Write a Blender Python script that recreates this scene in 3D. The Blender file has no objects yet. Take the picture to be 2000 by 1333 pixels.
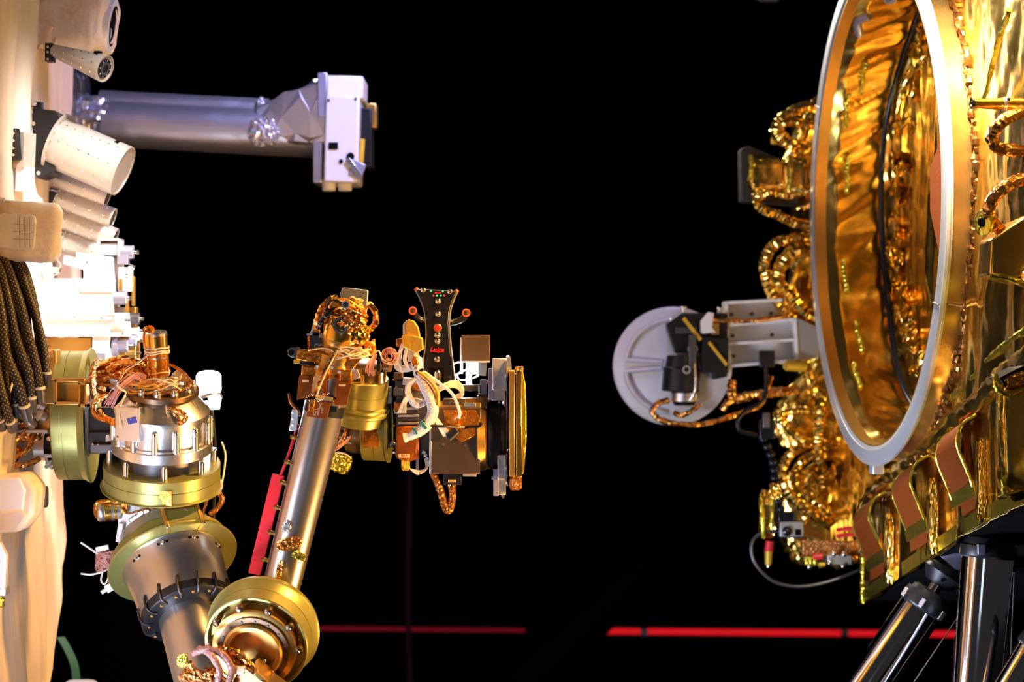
import bpy, bmesh, math, random
import numpy as np
from mathutils import Vector, Matrix, Euler

# ------------------------------------------------------------------ camera, world, lights
LENS = 75.0
FP = LENS / 36.0 * 2000.0          # focal length in pixels of the 2000 px wide frame
CZ = 1.6                           # camera height
SC = bpy.context.scene
COL = SC.collection
def P(px, py, d):
    return Vector(((px - 1000) * d / FP, d, CZ - (py - 666.5) * d / FP))

cam_d = bpy.data.cameras.new('camera'); cam = bpy.data.objects.new('camera', cam_d)
COL.objects.link(cam)
cam.location = (0, 0, CZ); cam.rotation_euler = (math.pi / 2, 0, 0)
cam_d.lens = LENS; cam_d.sensor_width = 36; cam_d.clip_end = 100
cam_d.dof.use_dof = True; cam_d.dof.focus_distance = 4.6; cam_d.dof.aperture_fstop = 3.2
SC.camera = cam
SC.view_settings.view_transform = 'Standard'
SC.view_settings.look = 'None'
SC.view_settings.gamma = 1.0
SC.view_settings.use_curve_mapping = False
SC.view_settings.exposure = 0.0
world = bpy.data.worlds.new('world'); SC.world = world; world.use_nodes = True
world.node_tree.nodes['Background'].inputs[0].default_value = (0.030, 0.026, 0.026, 1)
world.node_tree.nodes['Background'].inputs[1].default_value = 1.0

def area(name, loc, target, size, power, col, sy=None):
    l = bpy.data.lights.new(name, 'AREA'); l.energy = power; l.color = col
    l.size = size
    if sy: l.shape = 'RECTANGLE'; l.size_y = sy
    o = bpy.data.objects.new(name, l); COL.objects.link(o)
    o.location = loc
    o.rotation_euler = (Vector(target) - Vector(loc)).to_track_quat('-Z', 'Y').to_euler()
    return o
WARM = (1.0, 0.50, 0.14); COOL = (0.72, 0.80, 1.0); WHITE = (1.0, 0.93, 0.85)
# studio floods: overhead, warm from the upper right, cool from the lower left, one close to the ring; plus fills added for single parts
def spread(o, deg): o.data.spread = math.radians(deg); return o
spread(area('flood_over', (-0.35, 4.1, 2.95), (-1.02, 4.95, 1.87), 0.12, 2.7, (1, .97, .94)), 26)
spread(area('flood_ring', (0.80, 4.25, 2.75), (1.06, 4.52, 2.28), 0.12, 24, (1.0, 0.9, 0.72)), 60)
spread(area('flood_back', (-0.25, 7.3, 3.3), (1.0, 4.6, 1.9), 0.7, 15, (1, .93, .82)), 80)
spread(area('flood_warm', (0.42, 4.45, 0.60), (-0.3, 4.6, 1.45), 0.16, 8, WARM), 110)
spread(area('flood_warm_top', (0.70, 4.45, 2.6), (-0.3, 4.6, 1.4), 0.16, 12, WARM), 64)
spread(area('flood_cool', (-0.92, 4.05, 0.55), (-0.5, 4.75, 1.2), 0.25, 3.2, (.66, .76, 1)), 80)
spread(area('fill_left', (-1.0, 4.08, 1.05), (-0.6, 4.7, 1.15), 0.1, 1.5, (.66, .75, 1), 0.35), 100)  # added cool fill for the left side of the elbow barrel
spread(area('fill_warm_front', (1.0, 3.6, 1.5), (-0.05, 4.6, 1.4), 0.2, 3.6, WARM), 56)  # added warm fill that brightens the tool's end plates
spread(area('fill_flange', (-0.2, 4.6, 0.6), (0.95, 5.1, 1.2), 0.3, 9, (.66, .75, 1), 0.5), 80)  # added cool fill for the ring flange and chrome legs
area('flood_front', (-0.7, 1.5, 1.2), (0.9, 5.2, 1.5), 0.5, 1.7, COOL)
spread(area('fill_violet', (0.25, 4.7, 3.3), (-0.55, 5.9, 2.1), 0.4, 11, (0.46, 0.48, 1.0)), 70)  # added violet fill that tints the boom from above in front

# ------------------------------------------------------------------ mesh helpers
W = {}                                    # world origin of every object
def A(d):                                 # (px, py, z away) at depth d -> world, rigid + uniform scale
    s = d / FP
    return Matrix(((s, 0, 0, -1000 * s), (0, 0, s, d), (0, -s, 0, CZ + 666.5 * s), (0, 0, 0, 1)))
I4 = Matrix.Identity(4)
def V(p): return Vector(p)
def rotm(r):                              # degrees about x, y, z
    return Euler([math.radians(a) for a in r]).to_matrix()
def basis(axis):
    z = Vector(axis).normalized()
    h = Vector((0, 1, 0)) if abs(z.y) < 0.9 else Vector((1, 0, 0))
    x = h.cross(z).normalized(); y = z.cross(x)
    return x, y, z
def crom(pts, k=6):
    pts = [Vector(p) for p in pts]
    if len(pts) < 3: return pts
    out = []
    ex = [2 * pts[0] - pts[1]] + pts + [2 * pts[-1] - pts[-2]]
    for i in range(1, len(ex) - 2):
        p0, p1, p2, p3 = ex[i - 1:i + 3]
        for j in range(k):
            t = j / k
            out.append(0.5 * ((2 * p1) + (p2 - p0) * t + (2 * p0 - 5 * p1 + 4 * p2 - p3) * t * t + (3 * p1 - p0 - 3 * p2 + p3) * t ** 3))
    out.append(pts[-1]); return out
def tri(x): return np.abs((x % 2.0) - 1.0) - 0.5
def crumple(U, Vv, seed, amp, f0, n=9, th=(0, math.pi), grow=1.35):
    r = np.random.RandomState(seed); h = np.zeros_like(U); f = f0
    for i in range(n):
        a = r.uniform(*th); b = r.uniform(0, math.pi); ph = r.uniform(0, 2, 2)
        w = 0.55 * tri(f * 0.6 * (math.cos(b) * U + math.sin(b) * Vv) + ph[1])
        h += tri(f * (math.cos(a) * U + math.sin(a) * Vv) + ph[0] + w) * (f0 / f) ** 0.95
        f *= grow
    return h * amp
class MB:
    def __init__(s, d=None, M=None):
        s.v = []; s.f = []; s.M = M if M is not None else (A(d) if d else I4)
    def add(s, vs, fs):
        o = len(s.v); s.v += [s.M @ Vector(v) for v in vs]
        s.f += [tuple(i + o for i in f) for f in fs]; return s
    def box(s, x0, y0, x1, y1, z0, z1, rot=None):
        c = Vector(((x0 + x1) / 2, (y0 + y1) / 2, (z0 + z1) / 2)); h = Vector((abs(x1 - x0) / 2, abs(y1 - y0) / 2, abs(z1 - z0) / 2))
        R = rotm(rot) if rot else Matrix.Identity(3)
        vs = [c + R @ Vector((h.x * i, h.y * j, h.z * k)) for k in (-1, 1) for j in (-1, 1) for i in (-1, 1)]
        return s.add(vs, [(0, 2, 3, 1), (4, 5, 7, 6), (0, 1, 5, 4), (2, 6, 7, 3), (0, 4, 6, 2), (1, 3, 7, 5)])
    def lathe(s, a, axis, prof, n=32, a0=0, a1=360):
        a = Vector(a); x, y, z = basis(axis); vs = []; fs = []; full = abs(a1 - a0) >= 360
        m = n if full else n + 1
        for t, r in prof:
            for i in range(m):
                g = math.radians(a0 + (a1 - a0) * i / n)
                vs.append(a + z * t + (x * math.cos(g) + y * math.sin(g)) * max(r, 1e-5))
        for k in range(len(prof) - 1):
            for i in range(n):
                j = (i + 1) % m
                fs.append((k * m + i, k * m + j, (k + 1) * m + j, (k + 1) * m + i))
        if full:
            if prof[0][1] > 1e-4: fs.append(tuple(range(m - 1, -1, -1)))
            if prof[-1][1] > 1e-4: fs.append(tuple(range((len(prof) - 1) * m, len(prof) * m)))
        return s.add(vs, fs)
    def cyl(s, a, b, r, r2=None, n=20):
        a = Vector(a); b = Vector(b); L = (b - a).length
        return s.lathe(a, b - a, [(0, r), (L, r if r2 is None else r2)], n)
    def ring(s, a, axis, ro, ri, h, n=40):       # closed annulus
        a = Vector(a); x, y, z = basis(axis); vs = []; fs = []
        prof = [(0, ri), (0, ro), (h, ro), (h, ri)]
        for t, r in prof:
            for i in range(n):
                g = 2 * math.pi * i / n
                vs.append(a + z * t + (x * math.cos(g) + y * math.sin(g)) * r)
        for k in range(4):
            for i in range(n):
                j = (i + 1) % n; k2 = (k + 1) % 4
                fs.append((k * n + i, k * n + j, k2 * n + j, k2 * n + i))
        return s.add(vs, fs)
    def tube(s, pts, r, n=8, k=6, jit=0, seed=0, r2=None, flat=1.0):
        c = crom(pts, k); rr = random.Random(seed); vs = []; fs = []
        up = None; N = len(c)
        for i, p in enumerate(c):
            t = (c[min(i + 1, N - 1)] - c[max(i - 1, 0)])
            t = t.normalized() if t.length > 1e-9 else Vector((0, 0, 1))
            if up is None: up = basis(t)[0]
            up = (up - t * up.dot(t)); up = up.normalized() if up.length > 1e-6 else basis(t)[0]
            w = t.cross(up); q = r if r2 is None else r + (r2 - r) * i / (N - 1)
            for j in range(n):
                g = 2 * math.pi * j / n; e = q * (1 + (rr.uniform(-jit, jit) if jit else 0))
                vs.append(p + (up * math.cos(g) + w * math.sin(g) * flat) * e)
        for i in range(N - 1):
            for j in range(n):
                j2 = (j + 1) % n
                fs.append((i * n + j, i * n + j2, (i + 1) * n + j2, (i + 1) * n + j))
        fs.append(tuple(range(n - 1, -1, -1))); fs.append(tuple(range((N - 1) * n, N * n)))
        return s.add(vs, fs)
    def ribbon(s, pts, wv, th, k=6):             # strap: path swept by a width vector, with thickness
        c = crom(pts, k); wv = Vector(wv); vs = []; fs = []; N = len(c)
        for i, p in enumerate(c):
            t = (c[min(i + 1, N - 1)] - c[max(i - 1, 0)]).normalized()
            nn = t.cross(wv).normalized() * th / 2
            vs += [p - wv / 2 - nn, p + wv / 2 - nn, p + wv / 2 + nn, p - wv / 2 + nn]
        for i in range(N - 1):
            for j in range(4):
                j2 = (j + 1) % 4
                fs.append((i * 4 + j, i * 4 + j2, (i + 1) * 4 + j2, (i + 1) * 4 + j))
        fs.append((3, 2, 1, 0)); fs.append(tuple(range((N - 1) * 4, N * 4)))
        return s.add(vs, fs)
    def prism(s, poly, z0, z1):                  # outline in px, extruded in depth
        n = len(poly)
        vs = [(x, y, z0) for x, y in poly] + [(x, y, z1) for x, y in poly]
        fs = [tuple(range(n)), tuple(range(2 * n - 1, n - 1, -1))]
        fs += [(i, i + n, (i + 1) % n + n, (i + 1) % n) for i in range(n)]
        return s.add(vs, fs)
    def ball(s, c, r, n=14, m=8, sc=(1, 1, 1)):
        c = Vector(c); vs = []; fs = []
        for k in range(m + 1):
            f = math.pi * k / m
            for i in range(n):
                g = 2 * math.pi * i / n
                vs.append(c + Vector((math.sin(f) * math.cos(g) * sc[0], math.cos(f) * sc[1], math.sin(f) * math.sin(g) * sc[2])) * r)
        for k in range(m):
            for i in range(n):
                j = (i + 1) % n
                fs.append((k * n + i, k * n + j, (k + 1) * n + j, (k + 1) * n + i))
        return s.add(vs, fs)
    def grid(s, X, Y, Z):
        nu, nv = X.shape
        vs = np.stack([X, Y, Z], -1).reshape(-1, 3)
        fs = [(i * nv + j, (i + 1) * nv + j, (i + 1) * nv + j + 1, i * nv + j + 1) for i in range(nu - 1) for j in range(nv - 1)]
        return s.add([tuple(v) for v in vs], fs)
    def hull(s, c, size, e, amp, seed, f=3.0, rot=None, n=56, m=30):   # fabric wrapped box
        u = np.linspace(-math.pi, math.pi, n, endpoint=False); v = np.linspace(-math.pi / 2 + .02, math.pi / 2 - .02, m)
        U, Vv = np.meshgrid(u, v, indexing='ij')
        sp = lambda a: np.sign(a) * np.abs(a) ** e
        x = sp(np.cos(U)) * sp(np.cos(Vv)); y = sp(np.sin(Vv)); z = sp(np.sin(U)) * sp(np.cos(Vv))
        g = 1 + crumple(x + z * 0.7, y - z * 0.5, seed, amp, f, 7)
        R = rotm(rot) if rot else Matrix.Identity(3); c = Vector(c)
        vs = []; fs = []
        for i in range(n):
            for j in range(m):
                vs.append(c + R @ Vector((x[i, j] * g[i, j] * size[0] / 2, y[i, j] * g[i, j] * size[1] / 2, z[i, j] * g[i, j] * size[2] / 2)))
        for i in range(n):
            for j in range(m - 1):
                i2 = (i + 1) % n
                fs.append((i * m + j, i2 * m + j, i2 * m + j + 1, i * m + j + 1))
        fs.append(tuple(i * m for i in range(n))); fs.append(tuple(i * m + m - 1 for i in range(n - 1, -1, -1)))
        return s.add(vs, fs)
    def tangle(s, c, rad, n, r, seed, k=5, npt=5, seg=5):      # loose wires looping inside an ellipsoid
        rr = random.Random(seed)
        for i in range(n):
            pts = []
            a = rr.uniform(0, 6.28); st = rr.choice((-1, 1)) * rr.uniform(0.7, 1.5)
            for j in range(npt):
                q = rr.uniform(0.65, 1.0); h = rr.uniform(-1, 1)
                pts.append((c[0] + math.cos(a) * rad[0] * q, c[1] + h * rad[1] * (1 - .3 * q), c[2] + math.sin(a) * rad[2] * q)); a += st
            s.tube(pts, r * rr.uniform(.8, 1.2), seg, k)
        return s
    def build(s, name, mat, parent=None, bev=0, ang=38, flat=False, label=None, kind=None, seg=2):
        vs = s.v; c = sum(vs, Vector()) / len(vs)
        me = bpy.data.meshes.new(name)
        me.from_pydata([v - c for v in vs], [], s.f)
        bm = bmesh.new(); bm.from_mesh(me)
        bmesh.ops.recalc_face_normals(bm, faces=bm.faces); bm.to_mesh(me); bm.free()
        if not flat:
            me.polygons.foreach_set('use_smooth', [True] * len(me.polygons)); me.set_sharp_from_angle(angle=math.radians(ang))
        me.materials.append(mat)
        o = bpy.data.objects.new(name, me); COL.objects.link(o)
        place(o, c, parent)
        if bev:
            b = o.modifiers.new('edge', 'BEVEL'); b.width = bev; b.segments = seg; b.limit_method = 'ANGLE'; b.angle_limit = math.radians(40)
            b.harden_normals = False
        if label: o['label'] = label
        if kind: o['kind'] = kind
        return o
def place(o, c, parent):
    c = Vector(c); W[o.name] = c
    if parent is not None:
        o.parent = parent; o.location = c - W[parent.name]
    else: o.location = c
    return o
def tag(o, label, cat, group=None):
    o['label'] = label; o['category'] = cat
    if group: o['group'] = group
    return o
def T(name, label, cat, loc, group=None):
    o = bpy.data.objects.new(name, None); COL.objects.link(o); o.empty_display_size = 0.05
    place(o, loc, None); return tag(o, label, cat, group)
def struct(o): o['kind'] = 'structure'; return o
# short makers: one part each
def BX(t, name, mat, d, x0, y0, x1, y1, z0, z1, bev=0.0012, rot=None, **k): return MB(d).box(x0, y0, x1, y1, z0, z1, rot).build(name, mat, t, bev, **k)
def CY(t, name, mat, d, a, b, r, r2=None, n=24, bev=0, **k): return MB(d).cyl(a, b, r, r2, n).build(name, mat, t, bev, **k)
def LA(t, name, mat, d, a, ax, prof, n=48, **k): return MB(d).lathe(a, ax, prof, n).build(name, mat, t, **k)
def TU(t, name, mat, d, pts, r, n=10, **k):
    kk = {q: k.pop(q) for q in ('jit', 'seed', 'r2', 'flat', 'k') if q in k and q != 'flat'}
    return MB(d).tube(pts, r, n, **kk).build(name, mat, t, **k)
def FC(t, name, mat, d, pts, r, seed=0, **k):        # foil wrapped cable
    return MB(d).tube(pts, r, 9, 7, 0.22, seed).build(name, mat, t, ang=25, **k)
SHARED = {}
def inst(kind, name, mat, parent, loc, axis, size):  # small shared-mesh hardware
    key = (kind, mat.name)
    if key not in SHARED:
        m = MB()
        if kind == 'screw': m.lathe((0, 0, 0), (0, 0, 1), [(-.4, .95), (.55, .95), (.75, .8), (.75, .42), (.35, .40), (.35, 0)], 12)
        elif kind == 'rivet': m.lathe((0, 0, 0), (0, 0, 1), [(-.3, 1), (.15, .95), (.4, .6), (.48, 0)], 10)
        elif kind == 'hex': m.lathe((0, 0, 0), (0, 0, 1), [(-.2, 1.3), (.05, 1.3), (.05, 1), (.8, 1), (.9, .85), (.9, 0)], 6)
        elif kind == 'post': m.lathe((0, 0, 0), (0, 0, 1), [(0, 1), (4, 1), (4, .8), (4.6, .7), (4.6, 0)], 14)
        me = bpy.data.meshes.new(kind); me.from_pydata(m.v, [], m.f)
        bm = bmesh.new(); bm.from_mesh(me); bmesh.ops.recalc_face_normals(bm, faces=bm.faces); bm.to_mesh(me); bm.free()
        me.polygons.foreach_set('use_smooth', [True] * len(me.polygons)); me.set_sharp_from_angle(angle=math.radians(35))
        me.materials.append(mat); SHARED[key] = me
    o = bpy.data.objects.new(name, SHARED[key]); COL.objects.link(o)
    place(o, loc, parent)
    o.rotation_euler = Vector(axis).to_track_quat('Z', 'Y').to_euler(); o.scale = (size,) * 3
    return o
def dirw(v): v = Vector(v); return Vector((v.x, v.z, -v.y))     # pixel-space direction -> world
def SCW(t, d, p, axis, r, mat=None, kind='screw', name='screw'):
    return inst(kind, name, mat or M.steel, t, A(d) @ Vector(p), dirw(axis), r * d / FP)
def TXT(parent, s, mat, loc, size, X, Y, shear=0, name='lettering', **k):
    cu = bpy.data.curves.new('txt', 'FONT'); cu.body = s; cu.size = size; cu.extrude = size * 0.01; cu.shear = shear; cu.align_x = 'CENTER'; cu.align_y = 'CENTER'
    cu.resolution_u = 3
    if 'bold' in k: cu.offset = k['bold'] * size
    to = bpy.data.objects.new('txt', cu); COL.objects.link(to)
    bpy.context.view_layer.update()
    me = bpy.data.meshes.new_from_object(to.evaluated_get(bpy.context.evaluated_depsgraph_get()))
    bpy.data.objects.remove(to)
    me.materials.clear(); me.materials.append(mat)
    o = bpy.data.objects.new(name, me); COL.objects.link(o)
    place(o, loc, parent)
    X = Vector(X).normalized(); Y = Vector(Y).normalized(); Z = X.cross(Y)
    o.rotation_euler = Matrix((X, Y, Z)).transposed().to_euler()
    return o

# ------------------------------------------------------------------ materials
def mat(name, col, metal=0.0, rough=0.5, bump=None, col2=None, cs=6.0, vor=None, emit=None, es=0, spec=None, stretch=None, coat=0, rvar=0):
    m = bpy.data.materials.new(name); m.use_nodes = True; nt = m.node_tree; b = nt.nodes['Principled BSDF']
    b.inputs['Base Color'].default_value = (*col, 1); b.inputs['Metallic'].default_value = metal; b.inputs['Roughness'].default_value = rough
    if spec is not None: b.inputs['Specular IOR Level'].default_value = spec
    if coat: b.inputs['Coat Weight'].default_value = coat; b.inputs['Coat Roughness'].default_value = 0.08
    if emit: b.inputs['Emission Color'].default_value = (*emit, 1); b.inputs['Emission Strength'].default_value = es
    tc = nt.nodes.new('ShaderNodeTexCoord'); src = tc.outputs['Object']
    if stretch:
        mp = nt.nodes.new('ShaderNodeMapping'); mp.inputs['Scale'].default_value = stretch
        nt.links.new(src, mp.inputs[0]); src = mp.outputs[0]
    def noise(sc, det=4):
        n = nt.nodes.new('ShaderNodeTexNoise'); n.inputs['Scale'].default_value = sc; n.inputs['Detail'].default_value = det
        nt.links.new(src, n.inputs['Vector']); return n
    if col2:
        n = noise(cs); r = nt.nodes.new('ShaderNodeValToRGB')
        r.color_ramp.elements[0].position = 0.35; r.color_ramp.elements[1].position = 0.65
        r.color_ramp.elements[0].color = (*col, 1); r.color_ramp.elements[1].color = (*col2, 1)
        nt.links.new(n.outputs['Fac'], r.inputs[0]); nt.links.new(r.outputs[0], b.inputs['Base Color'])
    if rvar:
        n = noise(cs * 1.7); mr = nt.nodes.new('ShaderNodeMapRange'); mr.inputs['To Min'].default_value = max(rough - rvar, .03); mr.inputs['To Max'].default_value = rough + rvar
        nt.links.new(n.outputs['Fac'], mr.inputs['Value']); nt.links.new(mr.outputs[0], b.inputs['Roughness'])
    h = None
    if bump:
        n = noise(bump[0], 3); bp = nt.nodes.new('ShaderNodeBump'); bp.inputs['Strength'].default_value = bump[1]; bp.inputs['Distance'].default_value = bump[2] if len(bump) > 2 else 0.01
        nt.links.new(n.outputs['Fac'], bp.inputs['Height']); h = bp
    if vor:
        v = nt.nodes.new('ShaderNodeTexVoronoi'); v.feature = 'F1'; v.inputs['Scale'].default_value = vor[0]
        nt.links.new(src, v.inputs['Vector'])
        bp = nt.nodes.new('ShaderNodeBump'); bp.inputs['Strength'].default_value = vor[1]; bp.inputs['Distance'].default_value = vor[2]
        nt.links.new(v.outputs['Distance'], bp.inputs['Height'])
        if h: nt.links.new(h.outputs[0], bp.inputs['Normal'])
        h = bp
    if h: nt.links.new(h.outputs[0], b.inputs['Normal'])
    return m
class M: pass
M.gold = mat('gold_foil', (1.0, .64, .14), 1, .20, bump=(9, .25, .02), rvar=.05, cs=9)
M.goldsmooth = mat('gold_foil_taut', (.95, .58, .12), 1, .21, bump=(5, .2, .02), rvar=.06)
M.goldtape = mat('gold_tape', (.72, .62, .08), 1, .28, bump=(90, .5, .006))
M.kapton = mat('kapton_film', (.72, .27, .03), .75, .26, bump=(45, .5, .008), col2=(.5, .16, .015), cs=30)
M.flex = mat('kapton_flex_circuit', (.34, .09, .012), .3, .42, col2=(.24, .06, .009), cs=40, spec=.25)
M.strap = mat('brown_strap', (.19, .040, .005), .3, .48, bump=(120, .15, .003), spec=.2)
M.copper = mat('copper_foil', (.95, .45, .13), 1, .24, bump=(60, .5, .008), vor=(70, .4, .006))
M.copperdark = mat('copper_braid', (.50, .20, .06), .9, .35, vor=(160, .6, .004))
M.amber = mat('amber_wire', (.75, .36, .06), .5, .3)
M.pink = mat('pink_wire', (.58, .27, .22), 0, .4)
M.whitewire = mat('white_wire', (.82, .78, .70), 0, .4)
M.pinkdark = mat('dusty_pink_sleeve', (.36, .17, .15), .1, .42, vor=(200, .5, .003))
M.cream = mat('cream_lacing', (.85, .72, .48), 0, .5)
M.sheath = mat('white_braided_sleeve', (.80, .78, .80), 0, .5, vor=(260, .7, .004))
M.olive = mat('olive_anodised', (.36, .345, .105), .6, .34, col2=(.32, .31, .09), cs=25, bump=(180, .04, .002))
M.alodine = mat('gold_alodine', (.76, .45, .12), .85, .30, col2=(.68, .40, .11), cs=14)
M.ringside = mat('alodine_ring_wall', (.80, .50, .17), .95, .26, col2=(.62, .36, .10), cs=5, rvar=.06)
M.alu = mat('machined_aluminium', (.74, .74, .75), .95, .27, rvar=.05)
M.alumat = mat('satin_aluminium', (.62, .61, .60), .85, .42)
M.brushed = mat('brushed_grey_tube', (.50, .47, .45), .95, .30, rvar=.03, cs=30)
M.steel = mat('steel', (.80, .80, .82), 1, .16)
M.chrome = mat('polished_rod', (.66, .66, .70), 1, .09, bump=(3, .02, .01))
M.darkmet = mat('dark_bronze_plate', (.20, .125, .07), .85, .36, col2=(.16, .10, .055), cs=12)
M.darkgrey = mat('dark_grey_metal', (.13, .125, .13), .7, .38)
M.black = mat('black_anodised', (.012, .012, .014), .3, .38)
M.plastic = mat('black_plastic', (.009, .009, .013), 0, .24, spec=.35)
M.matte = mat('matte_black', (.002, .002, .002), 0, .9, spec=.1)
M.white = mat('white_paint', (.80, .79, .79), 0, .42)
M.whiteplate = mat('white_coated_metal', (.76, .75, .76), .1, .38)
M.barrel = mat('beige_barrel_paint', (.54, .48, .42), .4, .34, col2=(.50, .44, .39), cs=20)
M.fabric = mat('cream_blanket', (.76, .66, .57), 0, .8, bump=(9, .5, .04), col2=(.70, .58, .48), cs=4, stretch=(1, 1, .22))
M.wrap = mat('white_wrap_cloth', (.83, .77, .70), 0, .6, bump=(30, .4, .012), col2=(.72, .56, .40), cs=12)
M.silverfoil = mat('silver_foil', (.66, .66, .74), .9, .34, bump=(12, .2, .012), rvar=.06)
M.greyblue = mat('blue_grey_anodised', (.42, .42, .58), .6, .34)
M.red = mat('red_paint', (.70, .02, .03), 0, .38)
M.redglow = mat('red_strip_glow', (.75, .015, .02), 0, .4, emit=(1, .012, .02), es=.62)  # emission added so the red strip shows bright
M.reddim = mat('dim_red_strip_glow', (.4, .01, .02), 0, .4, emit=(1, .01, .03), es=.085)  # weaker added emission where the strip fades to the left
M.orange = mat('orange_red_reflector_rim', (.85, .10, .03), 0, .35)
M.blue = mat('blue_sticker', (.03, .03, .32), 0, .4)
M.teal = mat('teal_tie', (.01, .16, .15), 0, .4)
M.green = mat('green_strap', (.005, .10, .05), 0, .55)
M.yellow = mat('yellow_tape', (.72, .44, .03), .2, .4)
M.goldwrap = mat('gold_film_wrap', (.80, .46, .05), .6, .32, bump=(60, .6, .006))
M.lens = mat('lens_glass', (.01, .01, .014), 0, .04, spec=.8)
M.ledw = mat('lamp_led', (1, 1, 1), 0, .4, emit=(.82, .89, 1), es=40)
M.diff = mat('lamp_diffuser', (1, 1, 1), 0, .4, emit=(.88, .93, 1), es=2.5)
M.ledg = mat('green_led', (0, .3, 0), 0, .4, emit=(.05, 1, .1), es=3)
M.ledr = mat('red_led', (.3, 0, 0), 0, .4, emit=(1, .03, .03), es=3)
M.logo = mat('red_print', (.75, .01, .015), 0, .4)
M.print_ = mat('pale_print', (.75, .6, .42), 0, .5)
M.label_ = mat('paper_label', (.75, .58, .30), 0, .5)
M.floor = mat('dark_floor', (.012, .012, .014), 0, .5, bump=(4, .1))
M.curtain = mat('black_drape', (.0012, .0012, .002), 0, .95, spec=.1, bump=(5, .4))
def braidmat():
    m = mat('black_gold_braid', (.02, .016, .012), 0, .5); nt = m.node_tree; b = nt.nodes['Principled BSDF']
    uv = nt.nodes.new('ShaderNodeUVMap'); mp = nt.nodes.new('ShaderNodeMapping'); mp.inputs['Rotation'].default_value = (0, 0, math.radians(45)); mp.inputs['Scale'].default_value = (1, 1, 1)
    ck = nt.nodes.new('ShaderNodeTexChecker'); ck.inputs['Scale'].default_value = 1.0
    ck.inputs['Color1'].default_value = (.016, .012, .010, 1); ck.inputs['Color2'].default_value = (.50, .34, .17, 1)
    v = nt.nodes.new('ShaderNodeTexVoronoi'); v.inputs['Scale'].default_value = 1.0; v.inputs['Randomness'].default_value = 0.0
    r = nt.nodes.new('ShaderNodeValToRGB'); r.color_ramp.elements[0].position = .15; r.color_ramp.elements[0].color = (.42, .28, .14, 1)
    r.color_ramp.elements[1].position = .24; r.color_ramp.elements[1].color = (.014, .011, .010, 1)
    nt.links.new(uv.outputs[0], mp.inputs[0]); nt.links.new(mp.outputs[0], v.inputs['Vector'])
    nt.links.new(v.outputs['Distance'], r.inputs[0]); nt.links.new(r.outputs[0], b.inputs['Base Color'])
    return m
M.braid = braidmat()
# ------------------------------------------------------------------ the room
struct(MB().box(-7, -1, 7, 11, -.1, 0).build('floor', M.floor))
def curtain():
    x = np.linspace(-6.5, 6.5, 240); z = np.linspace(0, 5, 3)
    X, Z = np.meshgrid(x, z, indexing='ij')
    Y = 9.4 + .06 * np.sin(X * 9 + np.sin(X * 2.3) * 2)
    return MB().grid(X, Y, Z).build('wall_back', M.curtain)
struct(curtain())
# red strips low on the drape; emission stands in for light on them
def strip(x0, y0, x1, y1, d, h, mt, label):
    a = P(x0, y0, d); b = P(x1, y1, d)
    m = MB(); m.add([a + Vector((0, i * .006, j * h)) for i in (-1, 1) for j in (-1, 1)] + [b + Vector((0, i * .006, j * h)) for i in (-1, 1) for j in (-1, 1)], [(0, 1, 3, 2), (4, 6, 7, 5), (0, 4, 5, 1), (2, 3, 7, 6), (0, 2, 6, 4), (1, 5, 7, 3)])
    return tag(m.build('red_strip', mt), label, 'strip')
strip(1118, 1233, 1960, 1240, 9.33, .0125, M.redglow, 'red strip with bright added glow low in the background, running behind the chrome legs')
strip(610, 1228, 1025, 1232, 9.33, .008, M.reddim, 'red strip with dim added glow low in the background, right of the elbow')
for x in (1258, 1650): tag(MB().box(P(x - 7, 0, 9.3).x, 9.29, P(x + 7, 0, 9.3).x, 9.33, P(0, 1243, 9.3).z, P(0, 1229, 9.3).z).build('strip_clip', M.alumat, None, .002), 'small grey clip on the red strip, %s' % ('the one nearer the chrome legs' if x > 1500 else 'the one nearer the middle'), 'clip')
tag(MB().tube([P(800, 900, 8.8), P(797, 1200, 8.8), P(803, 1400, 8.8)], .012, 8, 3).build('hanging_strap', mat('dark_red_webbing', (.05, .006, .006), 0, .7)), 'dim dark red webbing strap hanging vertically in the background', 'strap')
tag(MB().tube([P(1390, 1000, 8.2), P(1020, 1345, 8.2)], .07, 10, 2).build('truss_beam', M.matte), 'matte black diagonal beam crossing in front of the red tape', 'beam')
tag(MB().ribbon([P(118, 1245, 5.9), P(135, 1275, 5.9), P(147, 1310, 5.9), P(150, 1370, 5.9)], (.02, .01, 0), .004).build('green_webbing', M.green), 'dark green webbing strap hanging at the bottom left', 'strap')
t = T('ceiling_lamp', 'small grey lamp hanging at the very top of the dark background', 'lamp', P(1497, -60, 7.5))
BX(t, 'housing', M.alumat, 7.5, 1476, -40, 1518, -1, -12, 12); BX(t, 'diffuser', M.white, 7.5, 1482, -1, 1519, 2, -9, 9, .0005)
TU(t, 'cord', M.black, 7.5, [(1497, -40, 0), (1497, -130, 0), (1496, -210, 0)], 2)

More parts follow.
